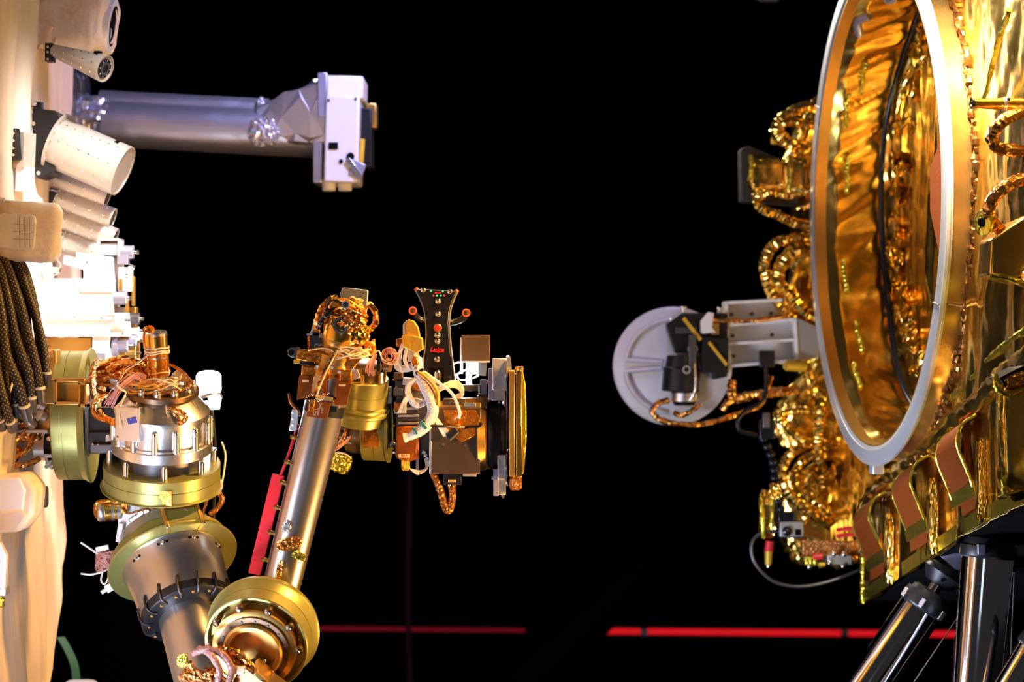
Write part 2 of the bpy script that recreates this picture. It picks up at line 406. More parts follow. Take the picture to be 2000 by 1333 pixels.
# ------------------------------------------------------------------ left mock-up: blanket covered panels
def panel(name, label, x0, yn, yf, edge, seed, ret):
    z = np.linspace(.02, 2.75, 130); u = np.linspace(0, 1, 60); U, Z = np.meshgrid(u, z, indexing='ij')
    pyc = 666.5 - (Z - CZ) * FP / yf
    E = np.interp(pyc, *edge)                               # px of the silhouette edge at this height
    yfz = -x0 * FP / (1000 - E)                             # depth at which the plane x = x0 shows there
    s = np.clip(U / .8, 0, 1); w = np.clip((U - .8) / .2, 0, 1)
    Y = yn + (yfz - yn) * s + .05 * np.sin(w * math.pi / 2)
    X = x0 - ret * (1 - np.cos(w * math.pi / 2)) - .0 * s
    X = X + crumple(Y * 1.4, Z * .3, seed, .012, 5, 6) + .012 * np.sin(Z * 7 + seed) * s + crumple(Y, Z * .6, seed + 5, .003, 9, 5)
    return tag(MB().grid(X, Y, Z).build(name, M.fabric, ang=80), label, 'panel')
panel('blanket_panel', 'large cream blanket covered panel along the left edge, nearest the camera', -1.10, 3.6, 4.97, ([-200, 0, 230, 400, 600, 940, 1100, 1333, 1700], [76, 74, 68, 78, 80, 78, 62, 46, 20]), 3, .22)
panel('blanket_panel', 'narrow cream blanket panel behind the first, its wrinkled edge below the green drum', -1.125, 4.85, 5.4, ([-200, 0, 100, 240, 600, 900, 1050, 1200, 1333, 1700], [120, 140, 150, 142, 150, 131, 126, 108, 88, 60]), 8, .25)
# dark ports on the rear panel
for i, (x0, y0, x1, y1, lb) in enumerate(((60, 1046, 82, 1118, 'dark rimmed port with foil edge on the rear cream panel, the taller lower one'), (80, 950, 93, 992, 'small dark port on the rear cream panel just below the shoulder'))):
    t = T('panel_port', lb, 'port', P(x0, y1, 5.1), 'ports on the rear panel')
    MB(5.08).hull(((x0 + x1) / 2, (y0 + y1) / 2, 0), (x1 - x0, y1 - y0, 30), .35, .05, 4 + i).build('recess', M.darkgrey, t)
    TU(t, 'rim', M.alodine, 5.08, [(x0 + 2, y0 + 4, -12), (x0 - 1, (y0 + y1) / 2, -15), (x0 + 2, y1 - 2, -12), (x1 - 6, y1 + 2, -10)], 2.2, jit=.25)
t = T('edge_bracket', 'white angled bracket plate cut by the left picture edge near the bottom', 'bracket', P(0, 1165, 4.35))
MB(4.35).prism([(-30, 1055), (2, 1060), (15, 1085), (12, 1148), (-30, 1165)], -8, 10).build('plate', M.whiteplate, t, .001)
BX(t, 'lip', M.alumat, 4.35, -30, 1148, 13, 1164, -8, 24); SCW(t, 4.35, (2, 1095, -8), (0, 0, -1), 2.5)
MB(4.35).hull((-2, 1176, 6), (18, 24, 14), .7, .15, 5).build('foil_tab', M.goldtape, t)
t = T('floor_fitting', 'white rounded fitting peeking in at the bottom left edge of the picture', 'fitting', P(155, 1360, 5.6))
MB(5.6).hull((158, 1349, 0), (66, 40, 40), .5, .01, 2).build('cap', M.whiteplate, t)
t = T('clamp', 'small grey clamp at the foot of the rear cream panel', 'clamp', P(80, 1335, 5.2))
BX(t, 'body', M.alumat, 5.2, 62, 1312, 96, 1336, -14, 10, rot=(0, 0, 25)); CY(t, 'pin', M.steel, 5.2, (64, 1304, -16), (74, 1330, -16), 4)
BX(t, 'pad', M.darkgrey, 5.2, 84, 1312, 98, 1330, -20, 6)

# ------------------------------------------------------------------ wrapped camera and barrels on the edge of the panel
t = T('wrapped_camera', 'white cloth wrapped camera with a round glossy lens at the top left', 'camera', P(150, 98, 5.1))
MB(5.1).hull((138, 36, 20), (160, 122, 130), .34, .035, 11, rot=(0, 8, 7)).build('cloth_wrap', M.wrap, t, ang=60)
MB(5.1).hull((96, 70, -12), (66, 56, 60), .6, .10, 12, f=4).build('cloth_fold', M.wrap, t, ang=60)
ax = (.97, .15, .02)
o = MB(5.1).ring((206, 47, 14), ax, 52, 38, 13).build('lens_rim', M.whiteplate, t, .001)
LA(t, 'lens', M.lens, 5.1, (207, 47, 14), ax, [(0, 40), (8, 40), (13, 25), (15, 0)])
MB(5.1).ring((216, 49, 12), ax, 40, 35, 3.5).build('retaining_ring', M.steel, t)
SIL = M.alumat
def barrel(label, d, a, ax, prof, base, nrow, slot=None, endlens=None, flange=None, grp=None):
    a = Vector(a); ax = Vector(ax).normalized()
    t = T('instrument_barrel', label, 'barrel', A(d) @ a, grp)
    body = LA(t, 'barrel', M.barrel, d, a, ax, prof, 48)
    L = prof[-1][0]; R = prof[-1][1]
    # open tube end: rim and recessed face
    MB(d).ring(a + ax * (L - 1), ax, R * 1.0, R * .93, 4, 48).build('rim', M.barrel, t)
    if endlens == 'lens':
        LA(t, 'lens', M.lens, d, a + ax * (L + .5), ax, [(0, R * .74), (2, R * .7), (4, 0)])
        MB(d).ring(a + ax * (L + .5), ax, R * .5, R * .32, 3.5).build('lens_ring', M.darkgrey, t)
        for k in range(8):
            g = 2 * math.pi * k / 8; x, y, z = basis(ax)
            SCW(t, d, a + ax * (L + 3) + (x * math.cos(g) + y * math.sin(g)) * R * .6, ax, R * .06, M.alumat, 'rivet', 'rivet')
    elif endlens == 'dark':
        LA(t, 'aperture', M.darkgrey, d, a + ax * (L + .4), ax, [(0, R * .8), (1.6, R * .76), (1.6, 0)])
    else:
        LA(t, 'end_cap', M.barrel, d, a + ax * (L + .2), ax, [(0, R * .94), (1.2, R * .94), (1.2, 0)])
    if flange:
        o = LA(t, 'flange', M.barrel, d, a + ax * flange[0], ax, [(0, flange[1]), (flange[2], flange[1])])
        x, y, z = basis(ax)
        for k in range(16):
            g = 2 * math.pi * k / 16
            SCW(o, d, a + ax * (flange[0] + flange[2]) + (x * math.cos(g) + y * math.sin(g)) * flange[1] * .93, ax, 2.4)
    if base: base(t)
    # rivet rows along the side that faces the camera
    x, y, z = basis(ax); rows = [(-.55, nrow), (-.05, nrow - 1), (.45, nrow - 1)]
    cam_dir = Vector((0, 0, -1)); n0 = (cam_dir - ax * cam_dir.dot(ax)).normalized(); s0 = ax.cross(n0)
    for g, nn in rows:
        for k in range(nn):
            f = .1 + .78 * k / max(nn - 1, 1); tt = prof[0][0] + (L - prof[0][0]) * f
            rr = np.interp(tt, [p[0] for p in prof], [p[1] for p in prof])
            nrm = n0 * math.cos(g * 1.5) + s0 * math.sin(g * 1.5)
            SCW(body, d, a + ax * tt + nrm * rr, nrm, 2.5, M.steel, 'rivet', 'rivet')
    if slot:
        nrm = (n0 * math.cos(slot[1]) + s0 * math.sin(slot[1]))
        c = a + ax * slot[0] + nrm * (R - 2)
        m = MB(d); q = ax.cross(nrm)
        vs = [c + ax * (i * 3.5) + q * (j * 9) + nrm * (k * 3.2) for k in (-1, 1) for j in (-1, 1) for i in (-1, 1)]
        m.add(vs, [(0, 2, 3, 1), (4, 5, 7, 6), (0, 1, 5, 4), (2, 6, 7, 3), (0, 4, 6, 2), (1, 3, 7, 5)]).build('slot', M.matte, t)
    return t
def base_small(t):
    MB(5.0).box(88, 84, 104, 120, -2, 24).build('bracket', M.black, t, .001)
    for y in (92, 102, 116): SCW(t, 5.0, (94, y, -3), (0, 0, -1), 2.6)
barrel('slim beige tapered barrel with a dark lens, directly under the wrapped camera', 5.0, (102, 97, 6), (.86, .33, -.36), [(0, 9), (3, 12), (8, 13), (125, 27)], base_small, 6, slot=(104, -1.3), endlens='lens')
def base_big(t):
    o = MB(5.05).prism([(68, 222), (76, 214), (112, 218), (128, 236), (110, 338), (78, 350), (68, 330)], -20, 60).build('bracket', M.black, t, .002)
    for (x, y) in ((73, 206), (70, 244), (70, 316), (80, 340)): SCW(o, 5.05, (x, y, -22), (0, 0, -1), 3.4, kind='hex')
    BX(t, 'bracket_lug', M.black, 5.05, 70, 200, 84, 222, -14, 6)
AXB = Vector((.90, .39, -.08)).normalized()
barrel('largest beige riveted barrel with closed end cap, beside the foil boom', 5.05, (112, 279, 10), AXB, [(0, 51), (138, 51)], base_big, 7, slot=(112, -1.25), flange=(-5, 60, 5))
def base_n(x, y):
    def f(t):
        BX(t, 'bracket', M.black, 5.15, x - 16, y - 12, x + 6, y + 14, -4, 30)
        for dy in (-6, 8): SCW(t, 5.15, (x - 12, y + dy, -5), (0, 0, -1), 2.4)
    return f
for i, (ax_, ay, L, lb) in enumerate(((100, 346, 112, 'slim beige barrel tucked right under the largest barrel'), (110, 388, 112, 'second slim beige barrel below the largest barrel, dark end showing'), (116, 428, 110, 'third slim beige barrel below the largest barrel, above the lowest'), (122, 470, 100, 'lowest slim beige barrel, half hidden by the white instrument'))):
    barrel(lb, 5.15, (ax_, ay, 14), (.90, .33, .0), [(0, 22), (L, 22)], base_n(ax_ - 8, ay - 2), 5, endlens='dark', flange=(-2, 25, 3), grp='slim barrels under the large barrel')

# connector box on the panel
t = T('panel_connector', 'small beige connector block with black plugs on the near cream panel', 'connector', P(42, 375, 4.75))
BX(t, 'block', M.barrel, 4.75, 26, 258, 56, 328, -2, 40, rot=(0, 20, 2)); BX(t, 'tray', M.whiteplate, 4.75, 34, 326, 56, 374, 0, 34, rot=(0, 20, 2))
BX(t, 'plug', M.black, 4.75, 20, 252, 40, 314, -14, 2, .003, rot=(0, 20, -4))
for y in (262, 276, 291, 304): SCW(t, 4.75, (30, y, -15), (0, 0, -1), 3)
TU(t, 'lead', M.amber, 4.75, [(28, 240, -4), (24, 254, -12), (30, 262, -14), (22, 280, -16), (30, 292, -15)], 1.8)

# silver foil boom with its sensor head
D = 5.9
t = T('foil_boom', 'silver foil covered boom with a white sensor head at its end, upper left', 'boom', P(150, 220, D))
ang = math.atan2(17, 320)
bx = Vector((math.cos(ang), math.sin(ang), 0)); s0 = Vector((205, 240, 0))
def wrapcyl(a, b, r, amp, seed, f, nl=70, nr=48, z0=None):
    a = Vector(a); b = Vector(b); x, y, z = basis(b - a); L = (b - a).length
    l = np.linspace(0, L, nl); g = np.linspace(0, 2 * math.pi, nr)
    Lm, G = np.meshgrid(l, g, indexing='ij')
    R = r + crumple(Lm / 60, np.sin(G) + .6 * np.cos(2 * G), seed, amp, f, 7)
    Pn = [a[i] + z[i] * Lm + R * (x[i] * np.cos(G) + y[i] * np.sin(G)) for i in range(3)]
    return MB(D).grid(*Pn)
wrapcyl(s0, s0 + bx * 430, 47, .6, 3, 1.0).build('lower_tube', M.silverfoil, t, ang=60)
wrapcyl(s0 + Vector((-10, -42, 2)), s0 + bx * 320 + Vector((0, -42, 2)), 22, .3, 4, 1.0).build('upper_tube', M.silverfoil, t, ang=60)
wrapcyl(s0 - bx * 52 + Vector((0, -8, 0)), s0 + bx * 6, 47, 9, 5, 2.5, 24).build('root_wrap', M.silverfoil, t, ang=20)
MB(D).hull((152, 196, 14), (34, 130, 90), .6, .08, 3).build('root_collar', M.darkgrey, t)
MB().box(-1.34, 5.15, -1.19, 5.98, P(0, 276, 5.9).z, P(0, 150, 5.9).z).build('mount_arm', M.darkgrey, t, .01)
# flared foil shroud between tube and head
r_ = np.random.RandomState(4); vs = []; fs = []; n = 14; N = 5
for k in range(N + 1):
    f = k / N; x = 506 + 134 * f
    top = 203 - 52 * f; bot = 286 + 4 * f; dp = 40 + 24 * f; e = .55 - .32 * f
    for i in range(n):
        g = 2 * math.pi * (i + .5 * (k % 2)) / n; c_ = math.cos(g); s_ = math.sin(g); jr = 1 + (r_.uniform(-.10, .10) if 0 < k < N else 0)
        vs.append((x + (r_.uniform(-8, 8) if 0 < k < N else 0), (top + bot) / 2 + (bot - top) / 2 * abs(s_) ** e * np.sign(s_) * min(jr, 1.02), dp * abs(c_) ** e * np.sign(c_) * jr))
for k in range(N):
    for i in range(n):
        j = (i + 1) % n; q = [k * n + i, k * n + j, (k + 1) * n + j, (k + 1) * n + i]; fs += [(q[0], q[1], q[2]), (q[0], q[2], q[3])] if (i + k) % 2 else [(q[0], q[1], q[3]), (q[1], q[2], q[3])]
MB(D).add(vs, fs).build('foil_shroud', M.silverfoil, t, flat=True)
MB(D).hull((520, 262, -44), (60, 50, 26), .9, .22, 6, f=5).build('foil_gather', M.silverfoil, t, ang=15)
MB(D).hull((512, 206, -22), (14, 26, 18), 1.0, .3, 7, f=5).build('foil_gather', M.silverfoil, t, ang=15)
BX(t, 'flange', M.greyblue, D, 626, 150, 645, 235, -64, 60, .003); BX(t, 'rear_plate', M.silverfoil, D, 616, 232, 634, 362, -56, 44, .004)
hd = BX(t, 'head_body', M.whiteplate, D, 640, 196, 706, 362, -70, 60, .006, rot=(0, 0, 1.5)); BX(t, 'head_cap', M.white, D, 643, 156, 714, 200, -66, 58, .006, rot=(0, 0, 1.5))
for (x, y) in ((700, 201), (648, 204)): SCW(hd, D, (x, y, -70), (0, 0, -1), 3, M.darkgrey)
BX(hd, 'socket', M.matte, D, 648, 285, 666, 298, -73, -66, .001, label='dark rectangular socket'); CY(hd, 'port', M.matte, D, (690, 312, -73), (690, 312, -66), 7.5); CY(hd, 'port', M.matte, D, (672, 321, -73), (672, 321, -66), 4)
BX(t, 'side_pod', M.alodine, D, 716, 204, 737, 252, -20, 20, .004); BX(t, 'back_block', M.black, D, 704, 214, 728, 330, -30, 50, .004)
BX(t, 'yellow_strip', M.yellow, D, 706, 276, 714, 334, -52, -34, .001, rot=(0, 0, 4), label='yellow edge strip'); BX(t, 'latch_arm', M.alu, D, 675, 330, 720, 340, -78, -68, .001, rot=(0, 0, 55)); BX(t, 'latch', M.greyblue, D, 690, 322, 716, 352, -74, -60, .003, rot=(0, 0, 20))
for x in (646, 677): CY(t, 'roller', M.white, D, (x, 352, -40), (x, 376, -40), 14.5, 13, bev=.003)

# cloth wrapped boxes at the left edge
t = T('wrapped_box', 'cream cloth wrapped box at the left edge above the black cables', 'box', P(58, 510, 4.6))
MB(4.6).hull((54, 452, 10), (126, 116, 110), .30, .035, 21, rot=(4, -12, 3)).build('wrap', M.wrap, t, ang=60)
MB(4.6).hull((44, 455, -46), (70, 70, 14), .25, .03, 22, rot=(0, -6, 4)).build('window_patch', M.white, t, ang=60, label='white gridded cloth patch')
for i in range(6): TU(t, 'stitch', M.darkgrey, 4.6, [(20 + i * 10, 426, -53 - (i - 2) * .7), (20.5 + i * 10, 486, -52.5 - (i - 2) * .7)], .35, 4)
for i in range(3): TU(t, 'stitch', M.darkgrey, 4.6, [(12, 440 + i * 14, -52), (78, 443 + i * 14, -55.5)], .35, 4)
MB(4.6).hull((6, 410, -20), (26, 44, 30), .7, .12, 23).build('tied_corner', M.wrap, t, ang=40)
t = T('wrapped_box', 'cream cloth wrapped angular box at the left edge under the shoulder wiring', 'box', P(40, 1040, 4.6))
MB(4.6).prism([(-30, 930), (58, 922), (82, 950), (76, 1002), (48, 1036), (-30, 1040)], -50, 50).build('wrap', M.wrap, t, .012, seg=4)
MB(4.6).prism([(-30, 936), (50, 929), (62, 955), (56, 1004), (-30, 1012)], -54, -46).build('window_patch', M.white, t, .004, label='pale gridded cloth patch')
MB(4.6).prism([(-30, 1000), (50, 990), (70, 1000), (46, 1034), (-30, 1038)], -56, -46).build('lower_patch', M.fabric, t, .006)

# white instrument unit
D = 5.05
t = T('instrument_unit', 'brilliant white instrument box with blue-grey actuators along its right side', 'instrument', P(150, 700, D))
bd = BX(t, 'body', M.whiteplate, D, 74, 545, 224, 626, -20, 60, .002); BX(bd, 'side_plate', M.whiteplate, D, 66, 610, 256, 658, -12, -6, .001, rot=(28, 0, 0)); BX(bd, 'shelf', M.whiteplate, D, 66, 650, 256, 658, -26, 60, .001)
for (x, y) in ((100, 618), (151, 620), (204, 622), (245, 652)): SCW(bd, D, (x, y, -27), (0, 0, -1), 2.8, M.alumat)
BX(bd, 'hinge_plate', M.whiteplate, D, 74, 540, 90, 596, -24, -18, .001); CY(bd, 'hinge_pin', M.steel, D, (82, 545, -25), (82, 592, -25), 2)
MB(D).prism([(128, 500), (152, 506), (152, 493), (222, 503), (224, 548), (166, 548), (166, 528), (126, 517)], -18, 40).build('top_bracket', M.whiteplate, t, .002)
for (x, y) in ((174, 513), (204, 556)): SCW(t, D, (x, y, -19), (0, 0, -1), 1.8, M.darkgrey)
m = MB(D); m.box(192, 466, 197, 502, -14, 34); m.box(232, 466, 236, 502, -14, 34); m.box(192, 466, 236, 471, -14, 34); m.box(192, 466, 236, 560, 28, 36); m.build('open_bracket', M.whiteplate, t, .002)
CY(t, 'roller', M.white, D, (196, 487, 4), (232, 487, 4), 12)
def knob(x0, x1, y, r, z=0, mat_=None, tip=None):
    o = CY(t, 'actuator', mat_ or M.greyblue, D, (x0, y, z), (x1, y, z), r, bev=.002)
    if tip: CY(o, 'tip', M.steel, D, (x1, y, z), (x1 + tip, y, z), r * .4, r * .25); SCW(o, D, (x1 + tip, y, z), (1, 0, 0), r * .35, kind='hex')
    return o
knob(236, 262, 493, 13, 0, None, 6); knob(222, 250, 583, 13, -6, None, 4); knob(240, 272, 623, 11, 8, M.darkgrey, 5); knob(228, 248, 626, 8, -22, M.white, 7); knob(222, 252, 676, 12, -4, M.greyblue, 8); knob(250, 266, 666, 11, 12, M.greyblue, 6); knob(246, 266, 690, 7, 2, M.alodine, 8); knob(252, 270, 646, 8, 14, M.whiteplate, 4)
BX(t, 'valve_block', M.greyblue, D, 231, 495, 252, 517, -12, 12, .002); CY(t, 'fitting', M.steel, D, (252, 519, 0), (264, 523, 0), 4)
vb = BX(t, 'control_box', M.white, D, 233, 523, 258, 570, -12, 16, .002); 
for i, y in enumerate((536, 541)): BX(vb, 'mark', M.darkgrey, D, 247, y, 252, y + 2, -12.6, -11.8, 0)
BX(t, 'tan_plate', M.alodine, D, 234, 545, 242, 568, -14, -8, .001); BX(t, 'edge_rail', M.alodine, D, 257, 540, 262, 598, 0, 18, .001); BX(t, 'edge_rail', M.alodine, D, 247, 586, 252, 632, -12, 6, .001)
BX(t, 'motor_box', M.white, D, 184, 657, 218, 684, -20, 30, .002); mb_ = BX(t, 'connector_box', M.whiteplate, D, 180, 680, 220, 706, -24, 30, .002); BX(mb_, 'window', M.greyblue, D, 191, 690, 211, 704, -26, -23, .0005)
CY(t, 'pulley', M.greyblue, D, (221, 678, 0), (231, 678, 0), 19); BX(t, 'frame_post', M.darkgrey, D, 181, 656, 185, 700, -14, -8, .0005); BX(t, 'frame_post', M.darkgrey, D, 221, 656, 224, 684, -14, -8, .0005)
BX(t, 'rear_frame', M.alodine, D, 240, 600, 262, 704, 22, 50, .002); BX(t, 'rear_box', M.whiteplate, D, 256, 648, 274, 668, 16, 40, .002); BX(t, 'backing_plate', M.alodine, D, 66, 660, 262, 740, 62, 70, .001)
BX(t, 'cross_strut', M.white, D, 214, 600, 240, 632, 10, 40, .002); BX(t, 'cover_step', M.whiteplate, D, 160, 546, 226, 572, -24, 40, .002)
t = T('latch_pin', 'short polished pin in a ring mount below the cream wrapped box', 'pin', P(92, 542, 4.95))
CY(t, 'pin', M.steel, 4.95, (76, 528, 0), (117, 527, 0), 6.5); MB(4.95).ring((70, 528, 0), (1, 0, 0), 15, 5, 5).build('ring_mount', M.alu, t); MB(4.95).ring((101, 522, 6), (0, 0, 1), 17, 15, 4).build('loop', M.steel, t)

# black braided cables with gold flecks (each its own cable)
def braided(pts, r, d, label):
    c = crom([A(d) @ Vector(p) for p in pts], 10); r = r * d / FP; n = 14; N = len(c); up = None
    vs = []; fs = []; uvs = []; L = 0
    for i, p in enumerate(c):
        tt = (c[min(i + 1, N - 1)] - c[max(i - 1, 0)]).normalized()
        if up is None: up = basis(tt)[0]
        up = (up - tt * up.dot(tt)).normalized(); w = tt.cross(up)
        if i: L += (p - c[i - 1]).length
        for j in range(n + 1):
            g = 2 * math.pi * j / n; vs.append(p + (up * math.cos(g) + w * math.sin(g)) * r); uvs.append((j / n * 9, L / (2 * math.pi * r) * 9))
    for i in range(N - 1):
        for j in range(n): fs.append((i * (n + 1) + j, i * (n + 1) + j + 1, (i + 1) * (n + 1) + j + 1, (i + 1) * (n + 1) + j))
    cc = sum(vs, Vector()) / len(vs); me = bpy.data.meshes.new('braided_cable'); me.from_pydata([v - cc for v in vs], [], fs)
    ul = me.uv_layers.new(name='UVMap')
    for lp in me.loops: ul.data[lp.index].uv = uvs[lp.vertex_index]
    me.polygons.foreach_set('use_smooth', [True] * len(me.polygons)); me.materials.append(M.braid)
    o = bpy.data.objects.new('braided_cable', me); COL.objects.link(o); place(o, cc, None)
    e = c[-1]; dv = (c[-1] - c[-4]).normalized()
    MB(M=I4).lathe(e - dv * r * 1.2, dv, [(0, r * 1.05), (0, r * 1.25), (r * 1.2, r * 1.3), (r * 1.2, r * 1.1), (r * 3, r * 1.1), (r * 3.2, r * .9), (r * 3.2, 0)], 20).build('backshell', M.darkgrey, o)
    MB(M=I4).ring(e - dv * r * 1.8, dv, r * 1.22, r * .98, r * .6, 20).build('sleeve_ring', M.cream, o)
    return tag(o, label, 'cable', 'braided cables over the shoulder')
CAB = 'black braided cable flecked with gold in the bundle arching over the shoulder connectors'
for pts, r in (([(-60, 470, 60), (0, 502, 10), (36, 570, -20), (56, 650, -10), (72, 720, 0), (78, 772, 6)], 9),
               ([(-60, 476, 40), (-4, 515, -10), (24, 590, -34), (38, 660, -30), (58, 730, -14), (62, 790, 0)], 9),
               ([(-60, 500, 30), (-8, 540, -30), (14, 610, -50), (24, 690, -50), (44, 750, -36), (52, 804, -8)], 9.5),
               ([(-60, 520, 30), (-16, 560, -40), (2, 640, -60), (8, 720, -60), (22, 790, -50), (24, 830, -10)], 9),
               ([(-60, 560, 40), (-20, 620, -50), (-8, 700, -74), (4, 780, -66), (6, 826, -20)], 9),
               ([(-60, 490, 80), (4, 530, 40), (40, 610, 20), (50, 700, 14), (30, 770, 0), (28, 800, 10)], 9),
               ([(-60, 462, 90), (14, 500, 50), (50, 580, 30), (74, 660, 30), (84, 720, 26), (84, 740, 30)], 8.5),
               ([(-60, 540, 50), (-10, 600, -10), (10, 680, -20), (16, 760, -20), (14, 812, 0)], 9),
               ([(-60, 455, 110), (20, 504, 60), (48, 560, 44), (64, 640, 44), (70, 700, 40), (66, 760, 30)], 9),
               ([(-60, 480, 100), (8, 520, 64), (34, 580, 50), (44, 650, 44), (46, 720, 40), (44, 770, 30)], 9),
               ([(-60, 500, 90), (0, 540, 50), (22, 600, 40), (30, 680, 40), (32, 740, 34), (36, 790, 24)], 9),
               ([(-60, 520, 90), (-14, 560, 50), (8, 630, 36), (14, 700, 36), (4, 760, 30), (2, 800, 20)], 9)):
    braided(pts, r, 4.55, CAB)
# ------------------------------------------------------------------ shoulder: connector plate and first drum
D = 4.8
t = T('shoulder_bracket', 'gold coloured machined bracket carrying connectors at the arm shoulder', 'bracket', P(95, 855, D))
pl = BX(t, 'plate', M.alodine, D, 40, 682, 116, 848, 0, 22, .006); BX(pl, 'pocket_lip', M.alodine, D, 56, 728, 108, 784, -6, 2, .004); BX(pl, 'rib', M.alodine, D, 104, 682, 116, 850, -22, 2, .005); BX(pl, 'foot', M.alumat, D, 0, 838, 100, 846, -30, 10, .002)
m = MB(4.64)
for q in ((112, 740, 172, 747), (112, 783, 172, 791), (112, 740, 118, 791), (158, 742, 164, 790)): m.box(*q, -30, 20)
m.box(112, 740, 172, 791, 14, 20); m.box(80, 742, 114, 790, 10, 30); m.build('window_frame', M.alodine, t, .002)
m = MB(4.62); m.box(160, 747, 176, 751, -36, 0); m.box(160, 788, 176, 795, -36, 0); m.box(160, 747, 164, 795, -36, 0); m.box(172, 747, 176, 795, -36, 0); m.box(160, 747, 176, 795, -6, 0); m.build('end_frame', M.alodine, t, .001)
r_ = random.Random(5)
for i, (x, y, ang) in enumerate(((84, 668, 60), (90, 700, 70), (74, 776, 40), (84, 790, 60), (56, 806, 20), (66, 826, 45), (18, 812, 10), (32, 770, 15), (40, 826, 10), (86, 812, 60))):
    o = CY(t, 'connector', M.alumat if i % 2 else M.darkgrey, D, (x - 10 * math.sin(math.radians(ang)), y - 10 * math.cos(math.radians(ang)), -34), (x + 8 * math.sin(math.radians(ang)), y + 8 * math.cos(math.radians(ang)), -24), 9, 11, bev=.001)
    MB(D).ring((x - 3, y - 3, -31), (math.sin(math.radians(ang)), math.cos(math.radians(ang)), .3), 12.5, 9.5, 4, 20).build('clamp_ring', M.cream if i % 3 == 0 else M.alu, o)
    for k in range(3): SCW(o, D, (x + r_.uniform(2, 16), y + r_.uniform(-10, 14), -30 + r_.uniform(-6, 6)), (.6, .2, -.7), 2.4, kind='hex')
for i in range(5): BX(t, 'backshell', (M.darkmet, M.alumat, M.kapton)[i % 3], D, 24 + i * 13, 776 + (i * 17) % 40, 40 + i * 13, 790 + (i * 17) % 40, -36, -18, .002, rot=(0, 10, 20 * i))
MB(D).hull((30, 690, -26), (20, 24, 14), .6, .15, 3).build('yellow_tab', M.yellow, t)
m = MB(D)
m.tangle((40, 815, -24), (44, 26, 12), 14, 2.2, 8); m.build('wiring', M.kapton, t, kind='stuff')
for i, pts in enumerate(([(-10, 850, -20), (20, 866, -34), (44, 880, -30), (30, 905, -36), (-10, 920, -20)], [(70, 848, -20), (62, 876, -34), (40, 892, -36), (24, 915, -26)], [(-10, 912, -30), (30, 910, -40), (62, 905, -36), (82, 896, -20)], [(-8, 862, -36), (14, 878, -40), (26, 900, -38), (10, 918, -30)], [(56, 846, -30), (34, 862, -44), (10, 852, -40), (-10, 858, -30)])):
    FC(t, 'foil_cable', M.copper, D, pts, 5.5, i)
MB(D).hull((20, 850, 10), (110, 30, 40), .5, .08, 9, f=4).build('copper_sheet', M.copper, t, ang=20)

t = T('shoulder_drum', 'large olive drum on edge with a thin flared rim, at the arm shoulder', 'joint', P(150, 942, 4.86))
a = (116, 812, 0); ax = (1, 0, .06)
LA(t, 'drum', M.olive, 4.86, a, ax, [(0, 100), (0, 124), (2, 126), (22, 126), (22, 124.2), (23.5, 124.2), (23.5, 126), (50, 126), (50, 100)], 72)
LA(t, 'flared_rim', M.olive, 4.86, Vector(a) + Vector(ax) * 50, ax, [(0, 80), (0, 126), (4, 127), (12, 132), (14, 131), (9, 122), (6, 60)], 72)
LA(t, 'face_plate', M.darkgrey, 4.86, Vector(a) + Vector(ax) * 52, ax, [(0, 100), (5, 100), (5, 0)], 48)
sh = LA(t, 'shaft', M.alu, 4.86, (66, 872, 20), (1, 0, 0), [(0, 30), (22, 30)]); LA(t, 'clamp_collar', M.black, 4.86, (88, 872, 20), (1, 0, 0), [(0, 34), (4, 36), (18, 36), (22, 32), (30, 32)])
SCW(t, 4.86, (99, 857, -16), (0, 0, -1), 4, kind='hex'); BX(t, 'tie_block', M.whitewire, 4.86, 92, 886, 112, 893, -28, -16, .001); MB(4.86).tangle((102, 903, -14), (12, 16, 12), 5, 2, 4).build('zip_ties', M.whitewire, t)
BX(t, 'side_fitting', M.whiteplate, 4.86, 176, 742, 190, 790, -34, -4, .002); MB(4.86).ring((190, 745, -8), (1, 0, -.14), 44, 30, 6).build('dark_band', M.copperdark, t)
for y in (750, 772): SCW(t, 4.86, (183, y, -35), (0, 0, -1), 2.4, M.darkgrey)

# ------------------------------------------------------------------ second joint: upright actuator over an olive drum
D = 4.75
u = Vector((.05, -.95, -.29)).normalized(); b0 = Vector((316, 950, 0))
t = T('shoulder_actuator', 'upright silver actuator with a kapton wrapped motor, standing on an olive drum', 'joint', A(D) @ b0)
bl = BX(t, 'link_block', M.black, D, 176, 796, 262, 886, -20, 60, .004); BX(bl, 'link_step', M.black, D, 178, 842, 250, 870, -30, 0, .003); BX(bl, 'link_web', M.darkgrey, D, 184, 866, 300, 884, -44, 20, .003)
for (x, y) in ((190, 866), (200, 867)): SCW(bl, D, (x, y, -45), (0, 0, -1), 2.2)
CY(bl, 'white_plug', M.whitewire, D, (216, 850, -26), (218, 862, -30), 5, 6)
dr = LA(t, 'drum', M.olive, D, b0, u, [(0, 90), (0, 118), (2, 119), (3, 114), (24, 113), (24, 111.6), (25.5, 111.6), (25.5, 113), (48, 113), (49, 110), (49, 60), (49, 0)], 80)
MB(D).box(330, 950, 353, 984, -112, -104, rot=(18, 0, 2)).build('kapton_patch', M.kapton, dr, .0005, label='square kapton tape patch')
x_, y_, z_ = basis(u)
def onring(k, n, r, h, off=0): g = 2 * math.pi * k / n + off; return b0 + u * h + (x_ * math.cos(g) + y_ * math.sin(g)) * r
for k in range(8): inst('post', 'standoff', M.steel, t, A(D) @ onring(k, 8, 100, 47, .2), dirw(u), 6.5 * D / FP)
LA(t, 'base_plug', M.darkgrey, D, b0 + u * 48, u, [(0, 80), (30, 80)])
